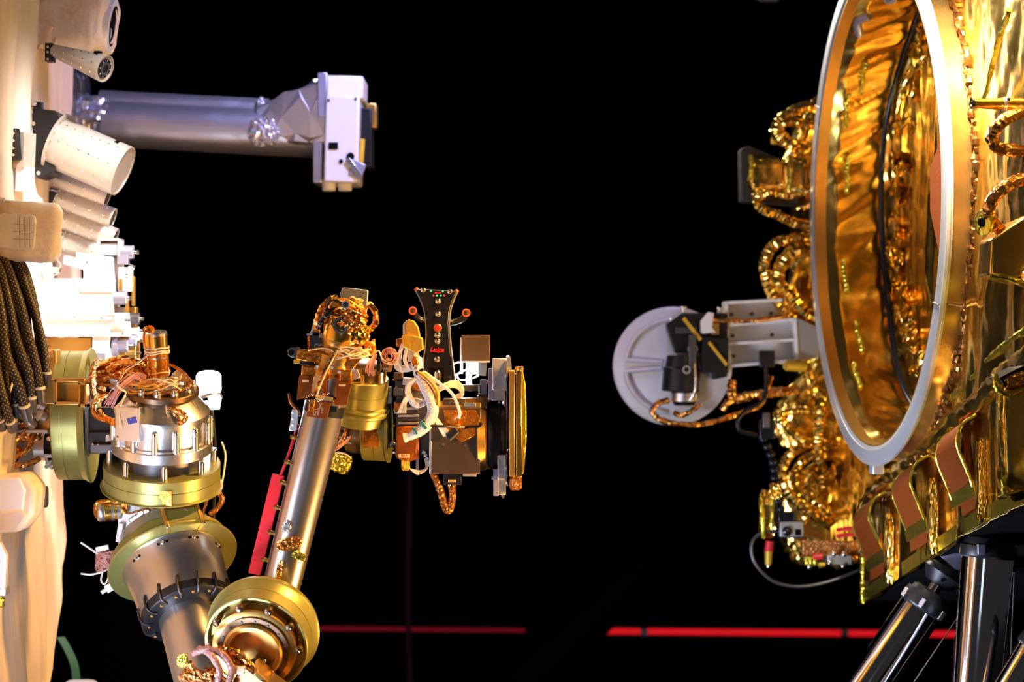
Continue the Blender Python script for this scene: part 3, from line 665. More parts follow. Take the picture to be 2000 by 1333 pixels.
LA(t, 'mount_ring', M.alu, D, b0 + u * 78, u, [(0, 70), (0, 97), (1, 98), (20, 98), (21, 97), (21, 60)], 80)
for k in range(10): SCW(t, D, onring(k, 10, 84, 77, .1), -u, 4, kind='hex', name='bolt')
hs = LA(t, 'housing', M.alu, D, b0 + u * 98, u, [(0, 95), (6, 95), (6, 90), (44, 90), (50, 92), (60, 92), (66, 86), (92, 64), (94, 60)], 40)
for k in range(14):
    p0 = onring(k, 14, 93, 100); p1 = onring(k, 14, 93, 138)
    CY(hs, 'housing_post', M.alu, D, p0, p1, 7, 6, 12, bev=.0008); SCW(hs, D, p1, u, 5.5)
for k in range(7):                                           # ribs of the conical neck
    p0 = onring(k, 7, 88, 150, .3); p1 = onring(k, 7, 62, 194, .3); CY(hs, 'rib', M.alu, D, p0, p1, 5, 4, 8)
LA(t, 'top_plate', M.darkmet, D, b0 + u * 192, u, [(0, 60), (0, 71), (9, 71), (10, 70), (10, 40), (10, 0)], 64)
for k in range(11): 
    CY(t, 'boss', M.alumat, D, onring(k, 11, 58, 200), onring(k, 11, 58, 209), 7.5, n=16, bev=.0006); SCW(t, D, onring(k, 11, 58, 210), u, 5)
LA(t, 'hub_ring', M.alu, D, b0 + u * 202, u, [(0, 42), (10, 42), (12, 38), (12, 20)], 48)
# junction box on the front
jb = MB(D).box(250, 790, 301, 856, -128, -98, rot=(6, 14, 2)).build('junction_box', M.alu, t, .0015)
for (x, y) in ((255, 796), (297, 801), (252, 848), (291, 855)): SCW(jb, D, (x, y, -118 - (300 - x) * -.1 - 6), (-.2, 0, -1), 2.4, M.darkgrey)
MB(D).box(273, 810, 292, 822, -132, -118, rot=(6, 14, -14)).build('blue_tag', M.blue, jb, .0008, label='small dark blue tag with two contacts')
for x in (279, 286): SCW(jb, D, (x, 815, -131), (-.2, 0, -1), 1.6)
BX(t, 'side_clip', M.darkmet, D, 300, 805, 312, 850, -116, -96, .001, rot=(0, 14, 0)); BX(t, 'blue_mark', M.blue, D, 322, 840, 331, 847, -104, -94, .0006)
BX(t, 'lower_bracket', M.alu, D, 252, 852, 296, 878, -96, -80, .0015); BX(t, 'lower_bracket', M.darkgrey, D, 278, 854, 288, 880, -100, -84, .001)
# motor can
mo = Vector((318, 752, -50)); mu = Vector((-.01, -.975, -.2))
mt = LA(t, 'motor_can', M.alu, D, mo, mu, [(0, 17), (28, 17), (28, 21), (104, 21), (106, 19), (106, 10), (107, 9), (107, 0)], 40)
for h0, h1 in ((20, 30), (30, 55), (58, 74), (78, 100)): LA(mt, 'kapton_band', M.kapton if h0 != 78 else M.goldsmooth, D, mo + mu * h0, mu, [(0, 21.2), (.1, 21.8), (h1 - h0, 21.8), (h1 - h0, 21.2)], 40)
for h in (66, 70, 76, 28): 
    x2, y2, z2 = basis(mu); pts = [mo + mu * (h + 1.5 * math.sin(g * 3)) + (x2 * math.cos(g) + y2 * math.sin(g)) * 23 for g in np.linspace(0, 6.3, 14)]
    TU(mt, 'lacing_cord', M.cream, D, pts, 1.3, 6)
FC(mt, 'motor_lead', M.kapton, D, [(299, 752, -62), (297, 720, -64), (299, 690, -62), (296, 664, -66), (302, 646, -64), (310, 648, -60)], 6.5, 3); FC(mt, 'motor_lead', M.copper, D, [(304, 748, -74), (303, 716, -72), (305, 680, -72), (300, 652, -66)], 4.5, 8)
MB(D).hull((302, 648, -66), (20, 20, 18), .7, .2, 2, f=5).build('tape_wad', M.kapton, mt, ang=20)
BX(t, 'white_connector', M.whiteplate, D, 337, 736, 354, 760, -58, -40, .0015, rot=(0, 20, 4)); MB(D).prism([(342, 730), (352, 722), (362, 726), (358, 742)], -40, -26).build('white_tab', M.white, t, .001); BX(t, 'bracket_bar', M.alodine, D, 354, 742, 386, 746, -50, -40, .0008); BX(t, 'bracket_post', M.alodine, D, 360, 730, 368, 752, -36, -22, .001); BX(t, 'small_block', M.alodine, D, 340, 760, 362, 772, -76, -58, .001)
# wiring of the actuator
for i, pts in enumerate(([(204, 716, -30), (230, 704, -44), (262, 702, -50), (290, 716, -56), (306, 742, -60)], [(210, 728, -36), (240, 716, -52), (270, 712, -62), (296, 730, -66)], [(214, 742, -40), (246, 726, -60), (280, 724, -70), (300, 746, -72)], [(200, 740, -24), (226, 732, -48), (252, 738, -66), (276, 740, -76)], [(222, 722, -60), (250, 708, -70), (284, 708, -72), (310, 730, -60)])):
    FC(t, 'kapton_harness', M.kapton if i % 2 else M.copper, D, pts, 7, 30 + i)
for i in range(3):
    y = 716 + i * 16
    MB(D).ribbon([(232, y, -40), (206, y + 2, -46), (198, y + 10, -52), (210, y + 18, -58), (232, y + 22, -50)], (0, 7, 5), 1.6).build('flex_strip', M.flex if i == 2 else M.kapton, t)
    BX(t, 'strip_clip', M.alu, D, 224, y - 4, 238, y + 12, -52, -40, .0008, rot=(0, 0, 8))
rr = random.Random(3)
m = MB(D)
for i in range(34):                                           # pink wire hank
    o = rr.uniform(-1, 1); q = rr.uniform(-1, 1)
    m.tube([(232 + o * 8 + rr.uniform(-3, 3), 786 + q * 6 + rr.uniform(-4, 4), -104 + q * 6), (246 + o * 7, 764 + q * 6, -108 + q * 5), (262 + o * 5, 748 + q * 6, -104 + q * 5), (282 + o * 8, 732 + q * 5, -96 + o * 5), (296 + rr.uniform(-4, 6), 742 + q * 10, -92)], .9, 5, 4)
m.build('pink_wire_hank', M.pink, t, kind='stuff', label='hank of thin pink wires')
TU(t, 'lacing_tie', M.cream, D, [(252, 752, -118), (258, 758, -120), (266, 764, -112), (262, 776, -116), (256, 800, -126), (262, 834, -130)], 1.6, 6)
for i, pts in enumerate(([(196, 790, -60), (198, 806, -76), (216, 816, -92), (246, 822, -104)], [(226, 770, -90), (204, 780, -86), (198, 796, -80), (212, 812, -92), (244, 826, -108)], [(208, 800, -70), (222, 812, -90), (240, 818, -100), (250, 834, -110)])):
    FC(t, 'copper_loop', M.copper, D, pts, 4, 60 + i)
pts = [(310 + 36 * (1 - math.cos(g)) * 1.0, 812 - 18 * math.sin(g) - 3 * math.sin(2 * g), -112 + 10 * math.cos(g)) for g in np.linspace(.2, 5.9, 12)]
FC(t, 'copper_loop', M.copper, D, pts, 5, 70)
FC(t, 'copper_loop', M.copperdark, D, [(336, 712, -30), (360, 724, -40), (378, 740, -60), (380, 756, -80), (352, 766, -100), (322, 770, -106), (296, 764, -104), (290, 752, -98)], 3, 71)
m = MB(D); m.tangle((320, 752, -76), (52, 18, 34), 12, 1.1, 21); m.build('loose_wires', M.cream, t, kind='stuff')
m = MB(D); m.tangle((300, 756, -90), (40, 14, 24), 8, 2.2, 23); m.build('amber_wires', M.amber, t, kind='stuff')
TU(t, 'wire_pair', M.pink, D, [(306, 690, -74), (284, 706, -84), (262, 718, -90), (252, 736, -100), (252, 752, -108)], 1.1, 6); TU(t, 'wire_pair', M.whitewire, D, [(308, 688, -74), (286, 708, -86), (264, 722, -92), (254, 740, -104)], 1.1, 6)
FC(t, 'side_cable', M.copperdark, D, [(420, 960, 20), (432, 975, 14), (424, 994, 10), (408, 1006, 20)], 5, 5); TU(t, 'side_cable', M.copperdark, D, [(402, 970, 30), (398, 990, 24), (392, 1006, 30)], 3)
TU(t, 'edge_gleam', M.white, D, [(428, 866, 40), (434, 890, 46), (432, 920, 46), (428, 948, 40)], 1.8)  # white tube stands in for the joint's backlit edge

# lamp glaring behind the actuator
Dl = 5.0
t = T('work_lamp', 'glaring white work lamp just behind the upright silver actuator', 'lamp', P(410, 800, Dl))
LA(t, 'lamp_head', M.ledw, Dl, (408, 772, 0), (0, -1, -.1), [(0, 10), (0, 20), (10, 24), (38, 24), (44, 20), (47, 10), (48, 0)], 40)
LA(t, 'lamp_base', M.ledw, Dl, (418, 800, 10), (0, -1, 0), [(0, 9), (24, 13), (24, 0)], 30)
MB(Dl).ring((408, 776, 0), (0.3, 1, -.3), 26, 22, 6).build('bezel', M.alu, t)
TU(t, 'cord', M.black, Dl, [(412, 800, 14), (414, 840, 30), (416, 900, 44), (410, 1000, 60), (404, 1100, 70), (380, 1400, 90)], 3)
l = bpy.data.lights.new('work_lamp_light', 'SPOT'); l.energy = 2.2; l.spot_size = math.radians(150); l.spot_blend = .5; l.color = (.86, .92, 1); l.shadow_soft_size = .03
lo = bpy.data.objects.new('work_lamp_light', l); COL.objects.link(lo); lo.location = P(380, 745, 4.98); lo.rotation_euler = (Vector((-1, -.05, .35))).to_track_quat('-Z', 'Y').to_euler()

# ------------------------------------------------------------------ elbow barrel below it
D = 4.75
ax = Vector((.345, .73, -.59)).normalized(); c0 = Vector((338, 1100, 0))
x_, y_, z_ = basis(ax)
up_ = (Vector((0, -1, 0)) - ax * Vector((0, -1, 0)).dot(ax)).normalized(); sd_ = ax.cross(up_)
def rp(deg, r, h): g = math.radians(deg); return c0 + ax * h + (up_ * math.cos(g) + sd_ * math.sin(g)) * r
t = T('pitch_actuator', 'silver flared barrel with black clipped collar set in a big olive disc', 'joint', A(D) @ c0)
LA(t, 'olive_disc', M.olive, D, c0, ax, [(-34, 100), (-34, 112), (-30, 116), (-12, 118), (-8, 126), (-3, 129), (0, 128), (0, 90)], 96)
LA(t, 'rear_hub', M.alumat, D, c0, ax, [(-70, 60), (-70, 92), (-34, 96), (-34, 60)], 48)
bb = LA(t, 'barrel', M.brushed, D, c0, ax, [(-2, 100), (2, 101), (6, 98), (60, 92), (104, 90), (108, 89), (108, 70)], 96)
LA(t, 'collar', M.black, D, c0, ax, [(106, 70), (106, 90), (110, 91), (124, 90), (128, 84), (128, 55)], 96)
for k, dg in enumerate((-100, -72, -48, -22, 2, 26, 50, 74, 100, 128, -126)):
    cl = MB(D).tube([rp(dg, 92, 92), rp(dg + 2, 94, 104), rp(dg + 3, 92, 122), rp(dg + 3, 82, 130), rp(dg + 3, 74, 130)], 2.6, 8, 4).build('clip', M.black, t)
    SCW(t, D, rp(dg + 10, 80, 129), ax, 3, M.alodine, name='clip_screw')
for dg in (-46, -6, 30, 66):
    SCW(bb, D, rp(dg, 98, 14), rp(dg, 1, 0) - c0, 4); 
    for q in (-5, 5): CY(bb, 'hole', M.matte, D, rp(dg + q, 94, 14), rp(dg + q, 98.6, 14), 2.6, n=10)
sad = MB(D); c = rp(6, 116, -14)
vs = [rp(6 + a_, r_, h_) for h_ in (-36, 6) for (a_, r_) in ((-15, 112), (15, 112), (15, 131), (-15, 131))]
sad.add(vs, [(0, 1, 2, 3), (7, 6, 5, 4), (0, 4, 5, 1), (1, 5, 6, 2), (2, 6, 7, 3), (3, 7, 4, 0)]).build('saddle', M.olive, t, .002)
for a_ in (-16, 15):
    s2 = MB(D); vs = [rp(6 + a_ + da, r_, h_) for h_ in (-38, 8) for (da, r_) in ((-1.5, 112), (1.5, 112), (1.5, 132.5), (-1.5, 132.5))]
    s2.add(vs, [(0, 1, 2, 3), (7, 6, 5, 4), (0, 4, 5, 1), (1, 5, 6, 2), (2, 6, 7, 3), (3, 7, 4, 0)]).build('saddle_strap', M.alodine, t, .0008)
    for h_ in (-40, 8): SCW(t, D, rp(6 + a_, 134, h_), rp(6 + a_, 1, 0) - c0, 3)
fp_ = MB(D); vs = [rp(6 + a_, r_, h_) for h_ in (-62, -38) for (a_, r_) in ((-17, 116), (17, 116), (17, 124), (-17, 124))]
fp_.add(vs, [(0, 1, 2, 3), (7, 6, 5, 4), (0, 4, 5, 1), (1, 5, 6, 2), (2, 6, 7, 3), (3, 7, 4, 0)]).build('label_plate', M.flex, t, .0006)
for k in range(5): CY(t, 'contact', M.whitewire, D, rp(-4 + k * 5, 124, -54), rp(-4 + k * 5, 126.5, -54), 2.2, n=8)
LA(t, 'inner_tube', M.brushed, D, c0, (ax + Vector((-.035, .02, 0))).normalized(), [(100, 56), (420, 56)], 72, label='long silver grey tube running down out of the picture')
# side motor, bracket and wires left of the disc
mt = LA(t, 'side_motor', M.alu, D, (232, 998, 20), (-1, .06, -.25), [(0, 20), (34, 20), (36, 20.6), (40, 20.6), (44, 19), (46, 17), (46, 0)], 36)
for h0, h1 in ((8, 14), (20, 32)): LA(mt, 'kapton_band', M.goldsmooth, D, Vector((232, 998, 20)) + Vector((-1, .06, -.25)).normalized() * h0, (-1, .06, -.25), [(0, 20.2), (.1, 21), (h1 - h0, 21), (h1 - h0, 20.2)], 36)
FC(mt, 'motor_lead', M.kapton, D, [(240, 982, 0), (214, 979, -4), (192, 982, 2), (185, 996, 4), (190, 1012, 2)], 4, 4)
MB(D).prism([(228, 985), (262, 985), (300, 992), (290, 1006), (262, 1020), (244, 1040), (238, 1062), (229, 1058)], 10, 36).build('white_bracket', M.whiteplate, t, .002)
BX(t, 'bracket_block', M.alu, D, 254, 1000, 300, 1030, 0, 26, .003, rot=(0, 0, -34)); SCW(t, D, (275, 1002, 0), (0, 0, -1), 6); SCW(t, D, (371, 994, -60), (0, 0, -1), 6)
TU(t, 'clip_wire', M.copperdark, D, [(240, 992, -10), (252, 1002, -16), (270, 998, -20), (296, 992, -16)], 2.2); BX(t, 'kapton_tab', M.kapton, D, 238, 984, 250, 1004, -6, 6, .001)
BX(t, 'side_clamp', M.white, D, 229, 1022, 240, 1060, -6, 10, .002, rot=(0, 0, 8))
m = MB(D); m.tangle((203, 1098, 20), (22, 26, 16), 26, .8, 41, npt=8); m.build('pink_wire_coil', M.pink, t, kind='stuff', label='loose coil of thin pink wire')
BX(t, 'wire_tag', M.white, D, 185, 1068, 210, 1078, 8, 16, .001, rot=(0, 0, -12)); TU(t, 'tie_tail', M.whitewire, D, [(156, 1061, 8), (172, 1072, 10), (188, 1084, 14)], 2); TU(t, 'tie_tail', M.whitewire, D, [(156, 1122, 8), (176, 1124, 10), (200, 1118, 14), (212, 1108, 18)], 2); TU(t, 'tie_tail', M.whitewire, D, [(198, 1120, 10), (196, 1136, 8), (204, 1142, 8), (212, 1124, 12)], 1.8)
CY(t, 'connector_tip', M.whitewire, D, (196, 1160, 10), (214, 1148, 16), 4); BX(t, 'connector_shell', M.alu, D, 204, 1142, 220, 1158, 8, 22, .001, rot=(0, 0, -30))

# ------------------------------------------------------------------ elbow joint in front
D = 4.45
ax = Vector((-.12, .36, -.92)).normalized(); c0 = Vector((512, 1234, 0)); x_, y_, z_ = basis(ax)
up_ = (Vector((0, -1, 0)) - ax * Vector((0, -1, 0)).dot(ax)).normalized(); sd_ = ax.cross(up_)
t = T('elbow_joint', 'gold tinted olive elbow drum with standing pins at the bottom centre', 'joint', A(D) @ c0)
LA(t, 'drum', M.olive, D, c0, ax, [(-30, 40), (-30, 103), (-26, 108), (-14, 110), (-10, 112), (-6, 109), (18, 104), (18, 102.6), (19.6, 102.6), (19.6, 104), (50, 102), (52, 100), (52, 96), (34, 94), (34, 0)], 96)
LA(t, 'inner_ring', M.alodine, D, c0, ax, [(34, 80), (62, 80), (64, 82), (70, 82), (71, 80), (71, 64), (60, 62)], 72)
LA(t, 'groove_ring', M.darkmet, D, c0, ax, [(60, 70), (75, 70), (75, 56), (66, 54)], 72)
LA(t, 'hub', M.alodine, D, c0, ax, [(50, 60), (80, 58), (84, 54), (84, 46), (74, 42), (74, 0)], 64)
for k, dg in enumerate((-58, -24, 14, 52, 88, 122, -92, 158)):
    p0 = rp(dg, 87, 66); p1 = rp(dg, 87, 36)
    pn = CY(t, 'pin', M.alodine, D, p1, p0, 5.2, 5.2, 14, bev=.0008); LA(pn, 'pin_foot', M.darkmet, D, rp(dg, 87, 62), ax, [(0, 8), (7, 8), (9, 5)], 16); SCW(pn, D, rp(dg, 87, 71), ax, 3.6)
for dg in range(-80, 120, 24): SCW(t, D, rp(dg, 63, 75), ax, 2.6, M.darkgrey)
bxp = MB(D).box(462, 1296, 560, 1400, -110, -60, rot=(20, 14, 34)).build('cover_box', M.darkmet, t, .002); MB(D).box(541, 1270, 551, 1372, -116, -66, rot=(20, 14, -37)).build('cover_rail', M.alodine, bxp, .001); SCW(bxp, D, (529, 1276, -104), (0, 0, -1), 3)
for i, pts in enumerate(([(392, 1262, -110), (420, 1252, -116), (452, 1262, -120), (468, 1290, -118), (460, 1318, -116)], [(404, 1252, -104), (430, 1262, -124), (446, 1290, -126), (440, 1318, -120)])):
    MB(D).tube(pts, 6.5, 12, 6, .1, i).build('pink_sleeve', M.pinkdark, t)
for i, pts in enumerate(([(440, 1252, -100), (470, 1258, -104), (492, 1274, -104), (508, 1292, -100)], [(432, 1256, -98), (462, 1268, -100), (486, 1288, -98), (500, 1298, -96)], [(384, 1290, -106), (410, 1306, -120), (430, 1296, -124), (450, 1310, -116), (470, 1340, -110)], [(368, 1310, -100), (390, 1296, -116), (414, 1300, -122), (424, 1330, -116)], [(376, 1330, -104), (400, 1316, -118), (436, 1330, -116), (470, 1318, -110)], [(372, 1300, -104), (384, 1320, -112), (410, 1340, -114)], [(386, 1276, -112), (398, 1296, -118), (420, 1318, -120), (446, 1345, -116)])):
    FC(t, 'foil_cable', M.copperdark if i % 2 else M.copper, D, pts, 7 if i < 2 else 6, 80 + i)
m = MB(D); m.tangle((414, 1308, -108), (42, 26, 22), 16, 3, 51); m.build('wiring', M.copperdark, t, kind='stuff')
MB(D).hull((372, 1276, -100), (20, 24, 12), .7, .2, 3, f=4).build('green_tape', M.goldtape, t, ang=20); MB(D).hull((480, 1292, -108), (34, 16, 16), .6, .12, 5).build('lacing_knot', M.cream, t)

# ------------------------------------------------------------------ forearm tube with the red bar
D = 4.5
fa = Vector((547, 1150, 20)); fb = Vector((658, 705, -20)); fx = (fb - fa).normalized(); fl = (fb - fa).length
t = T('forearm_tube', 'long satin metal forearm tube rising from the elbow to the wrist', 'arm tube', A(D) @ fa)
LA(t, 'tube', M.brushed, D, fa, fx, [(-20, 37), (fl, 40)], 80)
LA(t, 'dark_band', M.black, D, fa + fx * (fl - 106), fx, [(0, 39.8), (.5, 40.6), (22, 40.8), (22, 39.8)], 80)
n_ = Vector((-.97, -.243, 0)); rt = 38
def along(f, out, z=0): return fa + fx * (f * fl) + n_ * out + Vector((0, 0, z))
rb = MB(D); 
def slab(f0, f1, o0, o1, z0, z1):
    vs = [along(f, o, z) for z in (z0, z1) for (f, o) in ((f0, o0), (f1, o0), (f1, o1), (f0, o1))]
    return rb.add(vs, [(0, 1, 2, 3), (7, 6, 5, 4), (0, 4, 5, 1), (1, 5, 6, 2), (2, 6, 7, 3), (3, 7, 4, 0)])
slab(.03, .47, 44, 68, -16, -4); rb.build('red_bar', M.red, t, .001, label='flat red bar held along the tube')
TU(t, 'red_rod', M.red, D, [along(.46, 52, -12), along(.56, 46, -12), along(.70, 42, -10)], 3)
for f in (.10, .22, .33, .44, .53, .64):
    cl = MB(D).tube([along(f, 36, -10), along(f + .004, 44, -16), along(f, 50, -18)], 4, 8, 3).build('clip', M.alodine, t); SCW(cl, D, along(f, 44, -20), (0, 0, -1), 3, M.alodine)
MB(D).hull(along(.20, 2, -40), (44, 22, 12), .8, .25, 4, f=5, rot=(0, 0, -12)).build('foil_tape', M.copper, t, ang=18); MB(D).hull(along(.27, 14, -38), (16, 22, 5), .6, .2, 6, f=5, rot=(0, 0, 20)).build('foil_tape', M.alu, t, ang=18); MB(D).hull(along(.16, -22, -36), (26, 14, 6), .6, .2, 8, f=5, rot=(0, 0, 24)).build('foil_tape', M.goldtape, t, ang=18); MB(D).hull(along(.07, 8, -40), (12, 44, 5), .6, .2, 9, f=5, rot=(0, 0, 12)).build('foil_tape', M.copper, t, ang=18)
TU(t, 'side_cable', M.copperdark, D, [(566, 770, -10), (570, 786, -20), (582, 800, -22), (588, 812, -18)], 3.2)
BX(t, 'end_clip', M.alu, D, 570, 800, 584, 842, -24, -8, .001, rot=(0, 0, 8)); 
for y in (806, 818, 830): SCW(t, D, (574, y, -26), (0, 0, -1), 3)
# ------------------------------------------------------------------ wrist at the top of the forearm
D = 4.5
t = T('wrist_actuator', 'gold wired wrist with a silver box on top and brown flex circuits, above the forearm', 'joint', P(655, 815, D))
LA(t, 'neck', M.alodine, D, fa + fx * (fl - 30), fx, [(0, 41), (6, 42), (10, 42), (14, 40), (40, 40), (44, 36), (60, 36), (64, 38), (80, 38), (86, 34), (104, 33)], 60)
LA(t, 'neck_film', M.goldsmooth, D, fa + fx * (fl + 38), fx, [(0, 37), (4, 38.5), (30, 38), (36, 33), (50, 31), (58, 26), (60, 0)], 40)
bxo = MB(D).box(664, 568, 716, 640, -30, 10, rot=(-16, -10, 6)).build('top_box', M.alu, t, .002)
for (x, y) in ((675, 571), (712, 576)): SCW(bxo, D, (x, y - 2, -22), (0, -.3, -1), 2, M.darkgrey)
BX(t, 'box_side', M.darkgrey, D, 656, 576, 664, 634, -20, 14, .001, rot=(0, 0, 22))
m = MB(D); m.tangle((682, 604, -44), (36, 26, 26), 26, 2.0, 61, npt=6); m.build('amber_wiring', M.amber, t, kind='stuff')
m = MB(D); m.tangle((684, 612, -50), (40, 16, 26), 10, 2.6, 62, npt=6); m.build('copper_wiring', M.copper, t, kind='stuff')
m = MB(D); m.tangle((664, 604, -54), (34, 24, 16), 5, 1.8, 63); m.build('dark_wiring', M.black, t, kind='stuff')
MB(D).hull((690, 628, -50), (60, 34, 50), .8, .14, 31, f=4).build('foil_wrap', M.copper, t, ang=20)
MB(D).hull((700, 654, -40), (48, 46, 44), .8, .10, 32, f=4).build('film_wrap', M.goldsmooth, t, ang=25)
LA(t, 'round_socket', M.darkgrey, D, (671, 636, -62), (-.1, .2, -1), [(-10, 14), (4, 16), (8, 15), (8, 11), (3, 10), (3, 0)], 32)
CY(t, 'sensor_eye', M.plastic, D, (681, 596, -66), (681, 597, -76), 6, 5); MB(D).ring((681, 597, -74), (0, 0, -1), 8, 5.5, 3, 20).build('eye_rim', M.alu, t)
FC(t, 'foil_cable', M.copper, D, [(660, 582, -10), (644, 588, -20), (630, 606, -26), (622, 630, -24), (621, 648, -16)], 7, 3); FC(t, 'foil_cable', M.copper, D, [(720, 594, -10), (732, 606, -18), (736, 622, -20), (732, 636, -18), (718, 648, -14)], 6, 4); FC(t, 'foil_cable', M.kapton, D, [(648, 610, -30), (640, 630, -34), (638, 650, -30)], 4, 5); FC(t, 'foil_cable', M.amber, D, [(654, 616, -36), (646, 632, -38), (644, 652, -32)], 3, 6)
TU(t, 'black_tube', M.plastic, D, [(662, 606, -58), (646, 612, -56), (632, 628, -48), (624, 642, -40)], 4.2)
for p in ((640, 617, -53), (628, 634, -45)): MB(D).ring(p, (-.7, .7, .3), 5.4, 4, 3, 16).build('tube_band', M.alumat, t)
TU(t, 'thin_rod', M.darkgrey, D, [(716, 612, -40), (716, 664, -40)], 2)
gb = BX(t, 'grey_block', M.darkgrey, D, 607, 656, 646, 684, -30, 10, .002); BX(gb, 'block_cap', M.alumat, D, 626, 652, 646, 660, -32, 8, .001); MB(D).prism([(606, 656), (614, 632), (618, 632), (612, 656)], -20, 0).build('fin', M.alu, gb, .0008); SCW(gb, D, (604, 654, -22), (0, 0, -1), 3); CY(gb, 'strut', M.copperdark, D, (606, 658, -32), (607, 686, -32), 2.4)
for x in (622, 632): MB(D).ring((x, 676, -33), (0, 0, -1), 5, 3, 2.5, 18).build('eyelet', M.alumat, gb)
# cross arm wrapped in kapton with a grey lug
lg = MB(D); lg.prism([(566, 684), (572, 679), (590, 679), (590, 699), (574, 699), (567, 695)], -44, -30).build('lug', M.darkgrey, t, .002)
CY(t, 'lug_hole', M.matte, D, (573, 689, -45), (573, 689, -40), 5.5)
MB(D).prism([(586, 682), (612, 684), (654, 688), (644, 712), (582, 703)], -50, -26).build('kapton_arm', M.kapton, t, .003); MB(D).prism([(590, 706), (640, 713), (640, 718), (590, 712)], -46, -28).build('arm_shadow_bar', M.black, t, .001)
MB(D).hull((584, 706, -40), (12, 8, 8), .6, .2, 3).build('yellow_tab', M.yellow, t)
MB(D).box(676, 694, 716, 712, -56, -44, rot=(0, 0, -50)).build('kapton_strap', M.kapton, t, .001)
# brown flex circuits: U shaped sheet lying on the tube
def flexsheet(name, poly, z0, z1, matx): return MB(D).prism(poly, z0, z1).build(name, matx, t, .0005)
flexsheet('flex_circuit', [(591, 732), (618, 734), (614, 772), (650, 776), (662, 778), (664, 744), (692, 748), (682, 790), (660, 790), (655, 772), (630, 772), (586, 780)], -66, -63, M.flex)
flexsheet('flex_circuit', [(636, 742), (645, 742), (643, 774), (635, 774)], -68, -65, M.flex)
for (x0, y0, x1, y1) in ((595, 714, 622, 735), (668, 722, 692, 748), (640, 718, 650, 742)): BX(t, 'kapton_fold', M.kapton, D, x0, y0, x1, y1, -66, -56, .003, rot=(8, 0, 4))
for (x0, y0) in ((597, 741), (667, 749)):
    lb = BX(t, 'flex_label', M.label_, D, x0, y0, x0 + 13, y0 + 4.5, -68, -66, .0002)
brd = MB(D).prism([(611, 778), (652, 786), (646, 814), (640, 816), (606, 811)], -74, -71).build('flex_board', M.flex, t, .0004, label='reddish brown flex board with printed characters')
cp = A(D) @ Vector((627, 801, -74.6)); Xd = dirw((.0, -1, 0)); Yd = dirw((-1, -.0, 0))
tl = math.radians(8)
Xd = dirw((math.sin(tl), -math.cos(tl), 0)); Yd = dirw((-math.cos(tl), -math.sin(tl), 0))
for s_, px_, py_, sz in (('B2J1', 622, 803, 8), ('88001', 629, 802, 6), ('0-00', 636, 800, 6), ('MC', 633, 790, 7)):
    TXT(brd, s_, M.print_, A(D) @ Vector((px_, py_, -74.8)), sz * D / FP, Xd, Yd)
BX(t, 'flat_connector', M.alodine, D, 622, 772, 656, 780, -78, -68, .001, rot=(0, 0, 8)); BX(t, 'chip', M.black, D, 650, 792, 664, 804, -66, -56, .001, rot=(0, 0, 8)); BX(t, 'clip_plate', M.alodine, D, 655, 784, 668, 796, -60, -50, .001, rot=(0, 0, 6)); BX(t, 'kapton_fold', M.kapton, D, 611, 778, 622, 802, -79, -74, .002, rot=(0, 0, 10))
rr = random.Random(9)
for k in range(16): SCW(t, D, (606 + rr.uniform(0, 46), 770 + rr.uniform(-4, 12), -78), (0, 0, -1), 2.2, M.steel if k % 2 else M.alodine, 'rivet', 'solder_post')
for (x, y) in ((654, 718), (694, 722), (668, 726), (626, 716)): SCW(t, D, (x, y, -68), (0, 0, -1), 3.4, M.steel)
FC(t, 'kapton_harness', M.copper, D, [(660, 690, -60), (650, 708, -70), (638, 728, -76), (630, 750, -78), (622, 772, -80)], 4, 12); TU(t, 'harness_wire', M.cream, D, [(664, 684, -62), (654, 706, -74), (644, 726, -80), (634, 750, -84), (626, 772, -84)], 1.6)
TU(t, 'harness_wire', M.cream, D, [(612, 684, -52), (634, 680, -56), (652, 684, -60), (662, 692, -62)], 1.6); FC(t, 'kapton_harness', M.amber, D, [(606, 684, -48), (630, 682, -54), (654, 686, -58), (664, 700, -58)], 3, 14)
BX(t, 'side_bracket', M.alumat, D, 690, 722, 704, 740, -40, -26, .001, rot=(0, 0, -20))
m = MB(D); m.tangle((690, 690, -56), (40, 16, 18), 12, 1.1, 71); m.build('loose_wires', M.cream, t, kind='stuff')
m = MB(D); m.tangle((724, 680, -30), (12, 20, 16), 8, 2, 72); m.build('amber_wires', M.amber, t, kind='stuff')
# pink coil and hank at the right of the wrist
m = MB(D)
for i in range(26):
    R = rr.uniform(4, 17); cz = rr.uniform(-6, 6); m.tube([(762 + R * math.cos(g) + rr.uniform(-1, 1), 696 + R * math.sin(g) * 1.05 + rr.uniform(-1, 1), -30 + cz + 4 * math.sin(g * 2)) for g in np.linspace(rr.uniform(0, 6), rr.uniform(0, 6) + 6.5, 9)], .9, 5, 3)
m.build('pink_wire_coil', M.pink, t, kind='stuff', label='round coil of pink wire')
m = MB(D)
for i in range(18):
    o_ = rr.uniform(-1, 1); m.tube([(736 + o_ * 3, 692, -34), (728 + o_ * 7, 708, -36 + o_ * 4), (724 + o_ * 9 + rr.uniform(-2, 2), 722, -34), (726 + o_ * 10 + rr.uniform(-3, 3), 732 + rr.uniform(-6, 3), -32)], .9, 5, 3)
m.build('pink_wire_hank', M.pink, t, kind='stuff')
TU(t, 'harness_wire', M.cream, D, [(732, 690, -30), (742, 686, -34), (748, 700, -36), (756, 706, -34)], 1.4); BX(t, 'black_post', M.black, D, 738, 700, 744, 726, -24, -14, .001); CY(t, 'side_socket', M.darkmet, D, (752, 716, -20), (764, 718, -26), 9)

